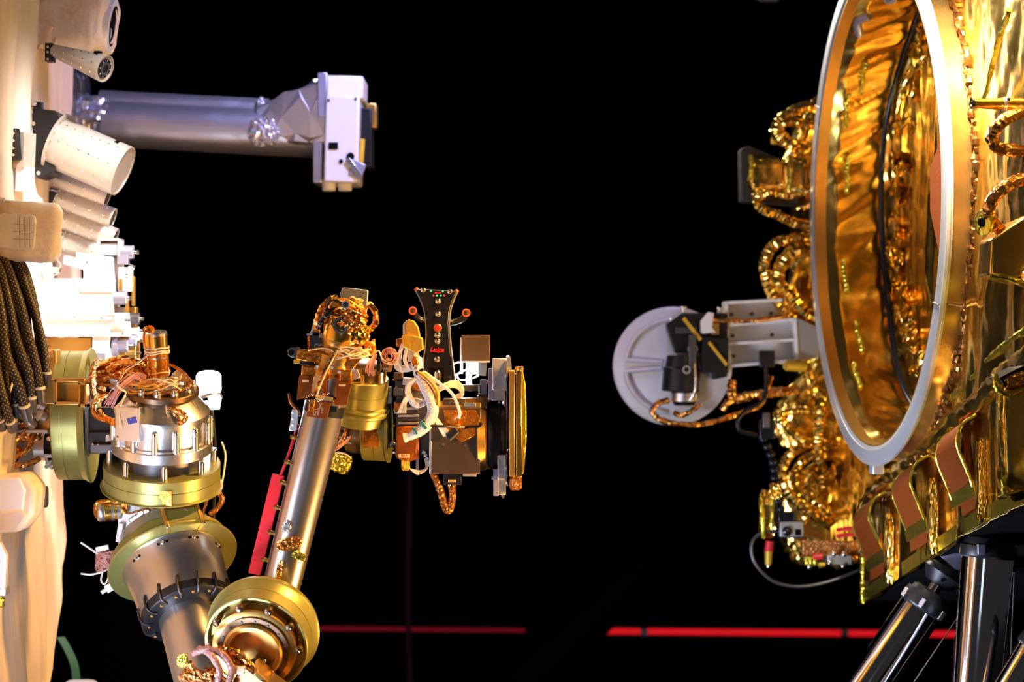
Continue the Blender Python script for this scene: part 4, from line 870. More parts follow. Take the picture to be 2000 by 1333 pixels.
# olive drums of the wrist
D = 4.62
u = Vector((.10, -.95, -.30)).normalized(); b0 = Vector((704, 806, 0))
t = T('wrist_drum', 'olive drum lying flat behind the brown flex circuits', 'joint', A(D) @ b0)
LA(t, 'drum', M.olive, D, b0, u, [(-20, 30), (-20, 46), (0, 50), (0, 54), (3, 56), (8, 56), (10, 52), (14, 54), (18, 54), (20, 50), (42, 50), (42, 49), (43, 49), (43, 50), (72, 50), (74, 48), (74, 0)], 72)
for k in range(7):
    x_, y_, z_ = basis(u); g = k * .9; p = b0 + u * 74 + (x_ * math.cos(g) + y_ * math.sin(g)) * 42; CY(t, 'post', M.alodine, D, p, p + u * 16, 3.4, n=10)
LA(t, 'core', M.darkmet, D, b0, u, [(74, 34), (100, 34), (104, 28), (104, 0)], 40); BX(t, 'edge_tab', M.alodine, D, 744, 750, 754, 772, -12, 8, .001); BX(t, 'corner_plate', M.alumat, D, 744, 756, 766, 790, -4, 10, .002)
t = T('wrist_roll_drum', 'olive drum standing on edge between the wrist and the tool', 'joint', P(737, 900, 4.66))
LA(t, 'drum', M.olive, 4.66, (708, 842, 10), (1, 0, -.04), [(0, 40), (0, 56), (2, 58), (24, 59), (24, 57.8), (25, 57.8), (25, 59), (46, 60), (48, 63), (53, 63), (54, 60), (54, 0)], 72)
BX(t, 'kapton_patch', M.kapton, 4.66, 712, 800, 744, 872, -52, -44, .001, rot=(0, -7, 0)); BX(t, 'label_strip', M.label_, 4.66, 699, 817, 716, 821, -40, -36, .0003); SCW(t, 4.66, (731, 823, -53), (0, 0, -1), 1.8)
LA(t, 'rear_core', M.darkmet, 4.66, (676, 848, 10), (1, 0, -.1), [(0, 34), (10, 38), (34, 40)], 40)
for k in range(6): BX(t, 'core_block', (M.darkgrey, M.alumat, M.darkmet)[k % 3], 4.66, 660 + (k % 3) * 15, 818 + (k // 3) * 26, 674 + (k % 3) * 15, 840 + (k // 3) * 26, -26, 4, .001); SCW(t, 4.66, (667 + (k % 3) * 15, 828 + (k // 3) * 26, -27), (0, 0, -1), 2.6)
m = MB(4.66)
for i in range(14): o_ = rr.uniform(-1, 1); m.tube([(690, 850 + o_ * 3, -30), (678, 862 + o_ * 3, -34 + o_ * 4), (664, 872 + o_ * 5, -34), (652, 878 + o_ * 6, -30)], 1, 5, 3)
m.build('pink_wires', M.pink, t, kind='stuff'); TU(t, 'white_tail', M.whitewire, 4.66, [(656, 884, -20), (668, 884, -24), (680, 888, -26), (688, 895, -24)], 1.5); FC(t, 'foil_cable', M.copperdark, 4.66, [(680, 836, -30), (672, 856, -36), (660, 872, -30)], 4, 4)
MB(4.66).hull((667, 905, 0), (38, 40, 26), .7, .14, 5, f=4, rot=(0, 0, 20)).build('foil_bundle', M.goldtape, t, ang=20); TU(t, 'pivot_pin', M.steel, 4.66, [(762, 868, -10), (776, 868, -10)], 4)

# ------------------------------------------------------------------ end effector tool
D = 4.62
t = T('end_effector', 'boxy bronze coloured gripping tool with stacked gold plates on its right end', 'tool', P(890, 930, D))
b1 = BX(t, 'rear_body', M.darkgrey, D, 772, 742, 848, 892, 0, 80, .003); BX(b1, 'rear_cover', M.flex, D, 775, 832, 820, 896, -26, 4, .006, rot=(0, 6, 0)); MB(D).hull((797, 868, -24), (44, 60, 12), .5, .08, 4, f=4).build('kapton_skin', M.flex, b1, ang=25)
o = BX(b1, 'name_tag', M.label_, D, 780, 886, 802, 893, -32, -29, .0003); TXT(o, 'SN 7', M.flex, A(D) @ Vector((791, 889.5, -32.6)), 6 * D / FP, (1, 0, 0), (0, 0, 1))
for i in range(5): BX(b1, 'backplane_row', (M.alumat, M.darkmet)[i % 2], D, 778, 796 + i * 7, 818, 801 + i * 7, -14, 2, .0006)
for i in range(7): BX(b1, 'terminal_block', (M.darkmet, M.alumat, M.kapton, M.darkgrey)[i % 4], D, 770 + (i % 3) * 18, 728 + i * 10, 788 + (i % 3) * 18, 742 + i * 10, -20 - (i % 2) * 10, 8, .0012, rot=(0, 0, 5 * (i % 3)))
bx_ = BX(b1, 'clip', M.whiteplate, D, 771, 794, 779, 808, -16, -10, .0006)
for y in (798, 804): CY(bx_, 'hole', M.matte, D, (775, y, -17), (775, y, -14), 1.8, n=8)
for k in range(10): SCW(b1, D, (768 + rr.uniform(0, 8), 742 + k * 15, -10), (-.3, 0, -1), 2.4, M.steel if k % 2 else M.alodine)
# main bronze box
mbx = BX(t, 'main_box', M.darkmet, D, 843, 812, 938, 924, -40, 60, .0015); BX(mbx, 'box_edge', M.alu, D, 840, 812, 844, 924, -40, -30, .0006)
for (x, y) in ((867, 866), (909, 867), (936, 898)): SCW(mbx, D, (x, y, -41), (0, 0, -1), 2.8)
BX(mbx, 'upper_box', M.darkmet, D, 848, 795, 940, 834, -52, 50, .0015); MB(D).prism([(868, 800), (930, 800), (938, 816), (930, 848), (902, 862), (872, 834)], -55, -52.5).build('kapton_tape', M.kapton, mbx, .0005); BX(mbx, 'top_lid', M.alodine, D, 855, 785, 940, 797, -44, 40, .001); BX(mbx, 'lid_block', M.darkmet, D, 866, 778, 910, 790, -48, 10, .001)
for i in range(4): SCW(mbx, D, (880 + i * 8, 786, -49), (0, 0, -1), 2)
BX(mbx, 'white_pad', M.alu, D, 908, 786, 930, 794, -50, -40, .0008); TU(mbx, 'black_bar', M.plastic, D, [(908, 834, -58), (918, 832, -60), (938, 831, -58), (940, 824, -56)], 2.6); BX(mbx, 'bottom_lip', M.alumat, D, 905, 922, 931, 929, -36, -10, .0006)
# rings
rings = [('gold_ring', M.alodine, 936, 18, 74, 70), ('gold_ring', M.alodine, 953, 4, 70, 68), ('black_ring', M.black, 958, 24, 72, 69), ('steel_ring', M.darkgrey, 980, 10, 64, 64)]
for nm, mt_, x, w, r1, r2 in rings: LA(t, nm, mt_, D, (x, 848, 14), (1, 0, -.06), [(0, r1 - 3), (2, r1), (w - 2, r2), (w, r2 - 3), (w, 20)], 64)
m_ = BX(t, 'gear_case', M.darkmet, D, 932, 772, 952, 800, -40, 20, .004); CY(t, 'gear_shaft', M.alodine, D, (900, 783, -30), (934, 783, -30), 6); SCW(t, D, (975, 785, -46), (0, 0, -1), 3)
BX(t, 'bridge', M.greyblue, D, 938, 742, 950, 780, -10, 14, .001); BX(t, 'bridge_bar', M.darkgrey, D, 900, 752, 938, 764, -14, 10, .001); BX(t, 'bridge_end', M.alu, D, 934, 752, 938, 770, -18, 12, .0006)
for x in (984, 988): BX(t, 'blue_plate', M.greyblue, D, x, 760, x + 3, 884, -20, 40, .0005)
# grey blocks with thin discs
for (x0, y0, x1, y1, dy) in ((956, 700, 990, 762, 1), (966, 886, 992, 934, -1)):
    g = BX(t, 'jaw_block', M.alumat, D, x0 + 6, y0, x1, y1, -52, -4, .002); BX(g, 'jaw_side', M.greyblue, D, x0 - 2, y0 + (20 if dy > 0 else 28), x0 + 8, y1 + (18 if dy > 0 else 32), -46, 0, .001); SCW(g, D, (x0 - 3, y0 + 46, -30), (-1, 0, -.3), 3.6, kind='hex'); BX(g, 'jaw_foot', M.alumat, D, x0 + 4, y1 - 4, x1 - 4, y1 + (20 if dy > 0 else 30), -44, 0, .0015)
for (x, y, r) in ((991, 732, 38), (991, 912, 36), (981, 958, 14)): LA(t, 'thin_disc', M.alu, D, (x, y, -26), (1, 0, -.14), [(0, r), (3.5, r), (3.5, 0)], 48)
# stacked gold plates
MB(D).prism([(995, 724), (1005, 724), (1005, 926), (995, 926)], -90, 60).build('end_plate', M.alodine, t, .001); BX(t, 'spacer', M.darkgrey, D, 1004, 730, 1008, 924, -84, 54, .0006); ep = MB(D).prism([(1008, 722), (1019, 722), (1020, 926), (1008, 926)], -92, 62).build('end_plate', M.goldsmooth, t, .002)
MB(D).prism([(1016, 720), (1020, 718), (1026, 748), (1028, 800), (1028, 860), (1023, 920), (1016, 924)], -80, 50).build('foil_cover', M.goldtape, t, .002); MB(D).hull((1007, 938, -14), (24, 34, 110), .4, .06, 3, f=4).build('foil_foot', M.copperdark, t, ang=25); MB(D).hull((1014, 720, -30), (16, 8, 40), .5, .15, 4).build('foil_top', M.kapton, t, ang=20)
# gold taped connector and white sleeves
gc = MB(D).prism([(794, 640), (800, 624), (812, 628), (820, 640), (824, 660), (800, 660)], -64, -46).build('taped_connector', M.goldwrap, t, .002); MB(D).prism([(788, 656), (800, 654), (828, 660), (830, 682), (816, 690), (790, 678)], -70, -42).build('connector_body', M.goldwrap, gc, .002); MB(D).prism([(790, 634), (797, 626), (800, 656), (790, 660)], -62, -48).build('connector_side', M.alumat, gc, .001); BX(gc, 'connector_ear', M.kapton, D, 777, 662, 790, 678, -60, -48, .002); CY(gc, 'backshell', M.alumat, D, (808, 684, -58), (812, 704, -60), 11, 12)
FC(gc, 'copper_stub', M.kapton, D, [(812, 698, -66), (816, 712, -68), (820, 724, -68)], 7, 3)
TU(t, 'braided_sleeve', M.sheath, D, [(816, 700, -60), (820, 724, -66), (832, 752, -74), (846, 782, -80), (848, 806, -84), (836, 828, -86), (818, 842, -84)], 11, 16, label='thick white braided sleeve'); CY(t, 'sleeve_end', M.sheath, D, (822, 840, -84), (804, 850, -82), 10, 7.5); CY(t, 'sleeve_nozzle', M.whitewire, D, (806, 849, -82), (794, 852, -80), 6, 10); BX(t, 'sleeve_tie', M.teal, D, 828, 818, 834, 836, -98, -74, .001, rot=(0, 0, -35)); BX(t, 'sleeve_tie', M.teal, D, 812, 830, 817, 846, -96, -74, .001, rot=(0, 0, -35)); BX(t, 'sleeve_tie', M.black, D, 814, 722, 832, 728, -80, -54, .001, rot=(0, 0, -35)); TU(t, 'sleeve_lining', M.amber, D, [(820, 726, -76), (840, 742, -82), (856, 764, -84), (858, 790, -86)], 5)
for i, pts in enumerate(([(812, 712, -60), (798, 720, -54), (778, 716, -30), (780, 690, -24)], [(790, 672, -60), (782, 700, -54), (788, 724, -50)], [(798, 680, -62), (794, 704, -62), (806, 722, -62)], [(832, 726, -76), (862, 748, -82), (884, 766, -86), (896, 790, -88), (900, 808, -84), (890, 818, -70)], [(846, 776, -60), (820, 790, -70), (806, 780, -70), (800, 756, -66), (812, 740, -66)], [(812, 782, -76), (800, 772, -76), (800, 752, -74), (816, 738, -74)])):
    TU(t, 'white_cable', M.whitewire if i != 4 else M.sheath, D, pts, (7, 4, 4, 3, 6, 4)[i], 10)
BX(t, 'cable_label', M.label_, D, 838, 738, 856, 745, -92, -88, .0004, rot=(0, 0, 35))
m = MB(D)
for i in range(16): o_ = rr.uniform(-1, 1); m.tube([(800 + o_ * 4, 772, -40), (792 + o_ * 5, 786, -44), (788 + o_ * 9, 806, -42)], 1.2, 5, 3)
for i in range(22): o_ = rr.uniform(-1, 1); q_ = rr.uniform(-1, 1); m.tube([(850, 764 + o_ * 5, -40), (874 + q_ * 3, 752 + o_ * 6, -50 + q_ * 8), (896 + q_ * 4, 750 + o_ * 8, -50), (904 + q_ * 3, 768 + o_ * 6, -46), (886, 778 + o_ * 4, -40)], 1.3, 5, 3)
for i in range(16): o_ = rr.uniform(-1, 1); m.tube([(848 + o_ * 3, 806, -76), (858 + o_ * 4, 822, -72), (868 + o_ * 7, 838, -66), (876 + o_ * 8, 850, -62)], 1.2, 5, 3)
m.build('white_wires', M.whitewire, t, kind='stuff')
CY(t, 'black_plug', M.black, D, (878, 852, -64), (896, 836, -70), 9, bev=.001); TU(t, 'black_cord', M.plastic, D, [(830, 818, -92), (846, 828, -92), (874, 830, -84), (908, 832, -66)], 2.8); FC(t, 'copper_stub', M.kapton, D, [(897, 812, -76), (895, 826, -74), (892, 834, -70)], 5, 9)
# connector and looped braid under the tool
cb = BX(t, 'lower_connector', M.black, D, 866, 924, 902, 946, -24, 10, .0015); o = BX(cb, 'tag', M.label_, D, 876, 936, 891, 941, -26, -24, .0003); TXT(o, '04-02', M.flex, A(D) @ Vector((883.5, 938.5, -26.6)), 4.2 * D / FP, (1, 0, 0), (0, 0, 1))
CY(cb, 'collar', M.copper, D, (882, 946, -8), (883, 952, -8), 10, 8.5); TU(t, 'looped_braid', M.copperdark, D, [(883, 950, -8), (884, 970, -10), (880, 992, -12), (874, 997, -12), (868, 986, -12), (862, 962, -12), (852, 936, -10), (846, 924, -4)], 7.5, 14, label='looped brown braided cable hanging under the tool')
m = MB(D)
for i in range(12): o_ = rr.uniform(-1, 1); m.tube([(790 + o_ * 3, 898, -16), (800 + o_ * 3, 914 + o_ * 2, -20), (818, 922 + o_ * 4, -20), (834 + o_ * 2, 914, -16), (834 + o_ * 4, 896, -10)], 1.2, 5, 3)
m.build('lower_wires', M.whitewire, t, kind='stuff'); MB(D).hull((793, 906, -18), (16, 24, 14), .6, .15, 7, f=4).build('yellow_tape', M.yellow, t, ang=20); BX(t, 'blue_post', M.greyblue, D, 813, 882, 819, 928, -14, -6, .0006)
for (x, y) in ((773, 770), (770, 884)): SCW(t, D, (x, y, -14), (0, 0, -1), 3)
for i in range(6): MB(D).box(826 + i * 3, 880 + i * 6, 832 + i * 3, 886 + i * 6, -30, -20, (0, 0, 30)).build('crimp', M.alu, t, .0006)

# ------------------------------------------------------------------ handheld measuring probe
D = 4.72
t = T('measuring_probe', 'black waisted measuring probe with red ringed targets on curved arms', 'probe', P(857, 755, D))
L_ = [(811, 565), (818, 577), (824, 590), (830, 608), (833, 630), (834, 655), (832, 680), (829, 705), (825, 760)]; R_ = [(894, 569), (888, 580), (882, 596), (878, 612), (877, 632), (878, 655), (880, 680), (884, 712), (890, 760)]
bd = MB(D).prism(L_ + R_[::-1], -8, 26).build('body', M.plastic, t, .003, seg=3)
sl = MB(D); sl.ribbon([(p[0] - 1.5, p[1], 10) for p in L_], (0, 0, 34), 2.2, 4); sl.build('side_trim', M.alu, bd); sl = MB(D); sl.ribbon([(p[0] + 1, p[1], 10) for p in R_], (0, 0, 34), 1.6, 4); sl.build('side_trim', M.alumat, bd)
for s_, pts in (('l', [(838, 629, 4), (826, 626, 0), (814, 620, -6), (807, 610, -14)]), ('r', [(874, 632, 4), (888, 630, 0), (903, 624, -6), (911, 614, -14)])):
    a_ = TU(t, 'arm', M.plastic, D, pts, 6.2, 14, r2=7); e = Vector(pts[-1]); LA(a_, 'target_ring', M.orange, D, e + Vector((0, -2, -1)), (0, -.1, -1), [(-4, 7.5), (3, 8.2), (5, 7.6), (5, 5.4), (3, 5), (3, 4.6)], 28); LA(a_, 'target', M.darkmet, D, e + Vector((0, -2, -4)), (0, -.1, -1), [(-1, 4.8), (1.4, 4.6), (2, 2.2), (3.2, 2), (3.2, 0)], 20)
for (x, y, r) in ((827, 567, 4), (879, 570, 4), (856, 589, 4.6), (856, 614, 4.6), (855, 655, 5.2), (855, 667, 4.8), (854, 702, 5)):
    o = LA(bd, 'reflector', M.steel, D, (x, y, -8), (0, 0, -1), [(0, r + .8), (1.6, r + .8), (2, r), (3.6, r * .72), (4.4, 0)], 24)
o = LA(bd, 'red_reflector', M.alodine, D, (855, 641, -8), (0, 0, -1), [(0, 8), (2.4, 8), (3.2, 6.8), (2, 5.8), (2, 0)], 28, label='larger red centred reflector in a gold ring'); LA(o, 'red_glass', M.red, D, (855, 641, -10), (0, 0, -1), [(0, 5.6), (1.6, 5), (2.4, 0)], 20)
for (x, y) in ((814, 566), (892, 570)): MB(D).ball((x, y, -4), 4.2).build('corner_target', M.orange, bd)
for (x, y, mm) in ((842, 569, M.ledg), (865, 570, M.ledg), (854, 578, M.ledg), (861, 578, M.ledg), (847, 578, M.ledr), (868, 578, M.ledr)): CY(bd, 'indicator', mm, D, (x, y, -8), (x, y, -9), 1.6, n=10)
for (x0, x1) in ((849, 862),): BX(bd, 'indicator_text', M.logo, D, x0, 572, x1, 573.6, -9, -8, 0)
TXT(bd, 'Leica', M.logo, A(D) @ Vector((853, 683.5, -8.8)), 13.5 * D / FP, (1, -.0, -.03), (0, 0, 1), .35, bold=.012); TU(bd, 'logo_flourish', M.logo, D, [(841, 687, -9), (846, 686, -9), (854, 688.5, -9), (864, 687.5, -9)], .55, 6)
BX(bd, 'slot', M.matte, D, 839, 718, 868, 762, -9.5, -6, .0008); LA(bd, 'probe_rod', M.steel, D, (855, 764, -10), (0, -1, 0), [(0, 7), (36, 7), (40, 4), (40, 0)], 24); BX(bd, 'button', M.black, D, 872, 736, 880, 748, -11, -7, .001)

# square sided lamp beside it
D = 4.8
t = T('task_lamp', 'square bronze shaded task lamp glowing white underneath, right of the probe', 'lamp', P(922, 765, D))
m = MB(D); a_ = (0, -8, 0)
m.box(908, 655, 957, 657, -30, 24); m.box(953, 655, 957, 708, -30, 24); m.box(902, 655, 908, 706, -30, 24); m.box(904, 655, 957, 706, -33, -29); m.build('shade', M.darkmet, t, .001)
BX(t, 'shade_side', M.white, D, 899, 660, 904, 730, -26, 20, .001, label='side face coloured white as if lit'); BX(t, 'diffuser', M.diff, D, 911, 700, 934, 731, -16, 10, .003, label='glowing white diffuser'); BX(t, 'shade_skirt', M.darkgrey, D, 934, 706, 950, 734, -20, 16, .001, rot=(0, 0, 4)); BX(t, 'rim', M.alumat, D, 905, 705, 957, 708, -34, -30, .0005)  # white side panel stands in for light on the box's left face
BX(t, 'stand', M.white, D, 910, 708, 922, 756, -8, 4, .001); 
for pts in ([(884, 712, 0), (894, 708, -4), (902, 709, 0)], [(886, 736, 0), (898, 728, -14), (912, 722, -20), (926, 718, -16)], [(892, 732, -6), (898, 742, -16), (918, 740, -22), (934, 734, -20), (936, 726, -12), (930, 722, -8)]): TU(t, 'lead', M.whitewire, D, pts, 1.8, 8)
l = bpy.data.lights.new('task_lamp_light', 'POINT'); l.energy = .8; l.color = (.88, .93, 1); l.shadow_soft_size = .02
lo = bpy.data.objects.new('task_lamp_light', l); COL.objects.link(lo); lo.location = P(906, 740, 4.76)
# ------------------------------------------------------------------ right mock-up: gold foil satellite with its separation ring
AL = math.radians(5.35); CR = Vector((.8795, 5.25, CZ + .333)); RR = .64
tv = Vector((math.sin(AL), -math.cos(AL), 0)); upv = Vector((0, 0, 1)); nv = tv.cross(upv)
RM = Matrix((tv, upv, nv)).transposed().to_4x4(); RM.translation = CR        # local z: out of the ring, to the left
t = T('separation_ring', 'huge pale metal ring seen nearly edge on, lined with crinkled gold foil', 'ring', CR - upv * RR)
def rl(name, matx, prof, n=160, **k): return MB(M=RM).lathe((0, 0, 0), (0, 0, 1), prof, n).build(name, matx, t, **k)
def ringprof(name, matx, pts, n=180, **k):
    vs = []; fs = []; m_ = len(pts)
    for (z, r) in pts:
        for i in range(n): g = 2 * math.pi * i / n; vs.append((r * math.cos(g), r * math.sin(g), z))
    for q in range(m_):
        for i in range(n): j = (i + 1) % n; q2 = (q + 1) % m_; fs.append((q * n + i, q * n + j, q2 * n + j, q2 * n + i))
    return MB(M=RM).add(vs, fs).build(name, matx, t, **k)
M.flangem = mat('pale_blue_flange', (.74, .75, .78), .75, .33, rvar=.05, cs=4)
ringprof('flange', M.flangem, [(0, .602), (0, .633), (-.003, .640), (-.010, .640), (-.013, .634), (-.018, .634), (-.018, .602)])
ringprof('flange_step', M.flangem, [(-.004, .592), (-.001, .602), (-.018, .602), (-.018, .592)])
ringprof('outer_wall', M.ringside, [(-.017, .60), (-.017, .628), (-.06, .628), (-.085, .632), (-.085, .60)])
ringprof('inner_lip', M.alodine, [(-.004, .588), (-.004, .596), (-.035, .596), (-.035, .588)])
# liner foil
g = np.linspace(0, 2 * math.pi, 421); z = np.linspace(-.03, -.245, 40); G, Z = np.meshgrid(g, z, indexing='ij')
env = np.clip((-.03 - Z) / .03, 0, 1)
def per(seed, f, amp):                                            # crumple periodic round the ring
    return crumple(3.2 * np.cos(G), 3.2 * np.sin(G) + Z * 5, seed, amp, f, 5, (.2, 1.2), 1.5) + crumple(G * 2.2, Z * 4, seed + 1, amp * .9, 2.0, 4, (-.5, .5), 1.6) * np.sin(G / 2) ** 2
RAD = .590 - env * (.012 + per(5, 2.0, .007)) - .03 * np.clip((-.19 - Z) / .05, 0, 1)
MB(M=RM).grid(RAD * np.cos(G), RAD * np.sin(G), Z).build('liner_foil', M.goldsmooth, t, ang=22)
# closing foil disc
r = np.linspace(.0, .585, 70); G2, R2 = np.meshgrid(np.linspace(0, 2 * math.pi, 241), r, indexing='ij')
X2 = R2 * np.cos(G2); Y2 = R2 * np.sin(G2)
Z2 = -.215 + crumple(X2 * 4, Y2 * 1.2, 15, .007, 2.4, 7, (-.6, .6)) + crumple(X2, Y2, 17, .008, 3, 5)
MB(M=RM).grid(X2, Y2, Z2).build('closing_foil', M.gold, t, ang=20)
# black cable running round inside, foil tufts along it
pts = [(.545 * math.cos(a) + .006 * math.sin(a * 7), .545 * math.sin(a), -.178 + .006 * math.sin(a * 5)) for a in np.linspace(0, 2 * math.pi, 40)]
MB(M=RM).tube(pts, .0085, 10, 4).build('black_cable', M.plastic, t, label='black cable running round the inside of the ring')
rr = random.Random(8); m = MB(M=RM)
for i in range(60):
    a = math.pi + rr.uniform(-1.35, 1.35); rad = rr.uniform(.44, .54); m.hull((rad * math.cos(a), rad * math.sin(a), -.20 + rr.uniform(-.01, .01)), (rr.uniform(.02, .05), rr.uniform(.03, .09), rr.uniform(.006, .02)), 1.2, .5, i, 5, (rr.uniform(-20, 20), 0, rr.uniform(0, 180)), 16, 9)
m.build('foil_tufts', M.gold, t, ang=10, kind='stuff')
for i, (dg, zz) in enumerate(((150, -.07), (168, -.09), (196, -.08), (214, -.10), (228, -.07), (140, -.10))):
    a = math.radians(dg); p = Vector((.572 * math.cos(a), .572 * math.sin(a), zz)); tg = Vector((-math.sin(a), math.cos(a), 0))
    MB(M=RM).tube([p - tg * .05, p - tg * .02 + Vector((0, 0, .004)), p + tg * .02, p + tg * .05], .006, 7, 16, .3, i).build('tape_strip', M.goldtape, t, ang=15)
# kapton flap behind the near side of the flange, fasteners, splice
fl_ = MB(M=RM); fl_.add([(.45, .06, -.02), (.57, .16, -.03), (.585, -.17, -.03), (.52, -.16, -.025), (.45, -.04, -.02), (.45, .06, -.026), (.57, .16, -.036), (.585, -.17, -.036), (.52, -.16, -.031), (.45, -.04, -.026)], [(0, 1, 2, 3, 4), (9, 8, 7, 6, 5)] + [(i, (i + 1) % 5, (i + 1) % 5 + 5, i + 5) for i in range(5)])
fl_.build('kapton_flap', M.strap, t, label='brown angular flap behind the near side')
for dg in (-24.5, 150): 
    a = math.radians(dg); q = MB(M=RM); q.tube([(.596 * math.cos(a), .596 * math.sin(a), .001), (.64 * math.cos(a + .02), .64 * math.sin(a + .02), .001)], .0014, 6, 2); q.tube([(.64 * math.cos(a + .02), .64 * math.sin(a + .02), -.02), (.634 * math.cos(a), .634 * math.sin(a), -.085)], .0016, 6, 2); q.build('splice', M.darkmet, t)
m = MB(M=RM)
for i in range(200):
    a = 2 * math.pi * i / 200 + rr.uniform(-.004, .004); r0 = .636 + rr.uniform(0, .012); m.hull((r0 * math.cos(a), r0 * math.sin(a), -.070 + rr.uniform(-.004, .006)), (.022, .036, .026), .8, .35, i, 4, (0, 0, math.degrees(a)), 10, 7)
m.build('foil_seam', mat('dark_seam_foil', (.16, .065, .015), .9, .3), t, ang=10, kind='stuff', label='crinkled dark foil seam where the ring meets the deck')
BB = MB(M=RM); BB.box(-.05, -.662, -.01, -.632, -.04, -.012); BB.build('lower_lug', M.flangem, t, .002)
MB(M=RM).tube([(-.33, .47, -.06), (-.30, .50, -.05), (-.26, .51, -.07)], .012, 10, 5).build('blue_plug', M.greyblue, t); MB(M=RM).tube([(-.12, .53, -.08), (-.06, .52, -.07), (-.02, .53, -.08)], .013, 10, 5).build('blue_plug', M.greyblue, t)

# deck behind the ring
t = T('satellite_deck', 'crinkled gold foil deck of the satellite surrounding the big ring', 'satellite', P(1700, 1100, 5.65))
XD = .968
def XP(y): return XD - .0936 * (y - 5.25)
def zlow(y): return np.interp(y, [3.7, 4.32, 5.58, 5.62, 5.9, 6.7], [.15, -.035, -.415, -.55, -.60, -.60])
yy = np.linspace(3.9, 6.55, 210); vv = np.linspace(0, 1, 170); Yg, Vg = np.meshgrid(yy, vv, indexing='ij')
Zt = 1.25; Zg = zlow(Yg) + Vg * (Zt - zlow(Yg))
XX = XP(Yg) + crumple(Yg * 1.3, Zg * .45, 31, .012, 3, 6, (-.5, .5), 1.5) + crumple(Yg, Zg, 33, .007, 3, 5, (0, 3.1), 1.5) + crumple(Yg * 1.2, Zg * .8, 35, .0045, 9, 5, (-.9, .9), 1.4)
hole = (np.hypot((Yg - CR.y), (Zg + CZ - CR.z)) < .622)
outer = (Yg > 5.25) & (Zg > .70) & (np.hypot((Yg - CR.y), (Zg + CZ - CR.z)) > .63)
m = MB(); nu, nvv = XX.shape
vs = np.stack([XX, Yg, Zg + CZ], -1).reshape(-1, 3)
fs = [(i * nvv + j, (i + 1) * nvv + j, (i + 1) * nvv + j + 1, i * nvv + j + 1) for i in range(nu - 1) for j in range(nvv - 1) if not hole[i:i + 2, j:j + 2].any() and not outer[i, j]]
dk = m.add([tuple(v) for v in vs], fs).build('deck_foil', M.gold, t, ang=20)
so = dk.modifiers.new('thickness', 'SOLIDIFY'); so.thickness = .02; so.offset = -1
MB().box(1.2, 4.3, 1.9, 6.4, CZ - .25, CZ + 1.2).build('body_core', M.darkmet, t, .01)
# diagonal rolled foil edge along the lower rim of the deck
def edge(y, dz=0, dx=0): return Vector((XP(y) - .01 + dx, y, CZ + float(zlow(y)) + dz))
MB().tube([edge(y, .0 + .004 * math.sin(y * 20), .0) for y in np.linspace(3.95, 5.6, 24)], .026, 16, 4, .12, 4).build('rolled_edge', M.goldsmooth, t, ang=25)
MB().tube([edge(y, .055 + .006 * math.sin(y * 13), -.012) for y in np.linspace(3.95, 5.5, 24)], .007, 8, 4, .3, 6).build('tape_seam', M.goldtape, t, ang=18)
MB().tube([Vector((.99, 4.25, CZ + .66)), Vector((.985, 4.33, CZ + .60)), Vector((.985, 4.45, CZ + .51)), Vector((.98, 4.55, CZ + .49))], .006, 8, 6, .3, 7).build('tape_seam', M.goldtape, t, ang=18)
# skirt with strap loops
ys = np.linspace(3.9, 5.60, 130); vs_ = np.linspace(0, 1, 60); Ys, Vs = np.meshgrid(ys, vs_, indexing='ij')
zl = np.interp(Ys, [3.9, 5.60], [.09, -.42])
bot = np.interp(Ys, [3.9, 4.32, 4.69, 5.6], [-.24, -.325, -.42, -.69])
Zs = zl + (bot - zl) * Vs
Xs = XP(Ys) - .006 + crumple(Ys * 2.4, Zs * .5, 41, .008, 3, 6, (-.4, .4)) + crumple(Ys, Zs, 43, .005, 4, 4)
sk = MB().grid(Xs, Ys, Zs + CZ).build('skirt_foil', M.gold, t, ang=20); so = sk.modifiers.new('thickness', 'SOLIDIFY'); so.thickness = .006
ye = np.linspace(3.95, 5.60, 20); botf = lambda y: float(np.interp(y, [3.9, 4.32, 4.69, 5.6], [-.24, -.325, -.42, -.69]))
MB().ribbon([Vector((XP(y) - .016, y, CZ + botf(y) + .018)) for y in ye], (0, 0, .034), .003, 2).build('hem_tape', M.goldtape, t); MB().tube([Vector((XP(5.6) - .014, 5.60, CZ + z_)) for z_ in np.linspace(-.42, -.69, 16)], .007, 8, 3, .35, 3).build('hem_tape', M.goldtape, t, ang=15)
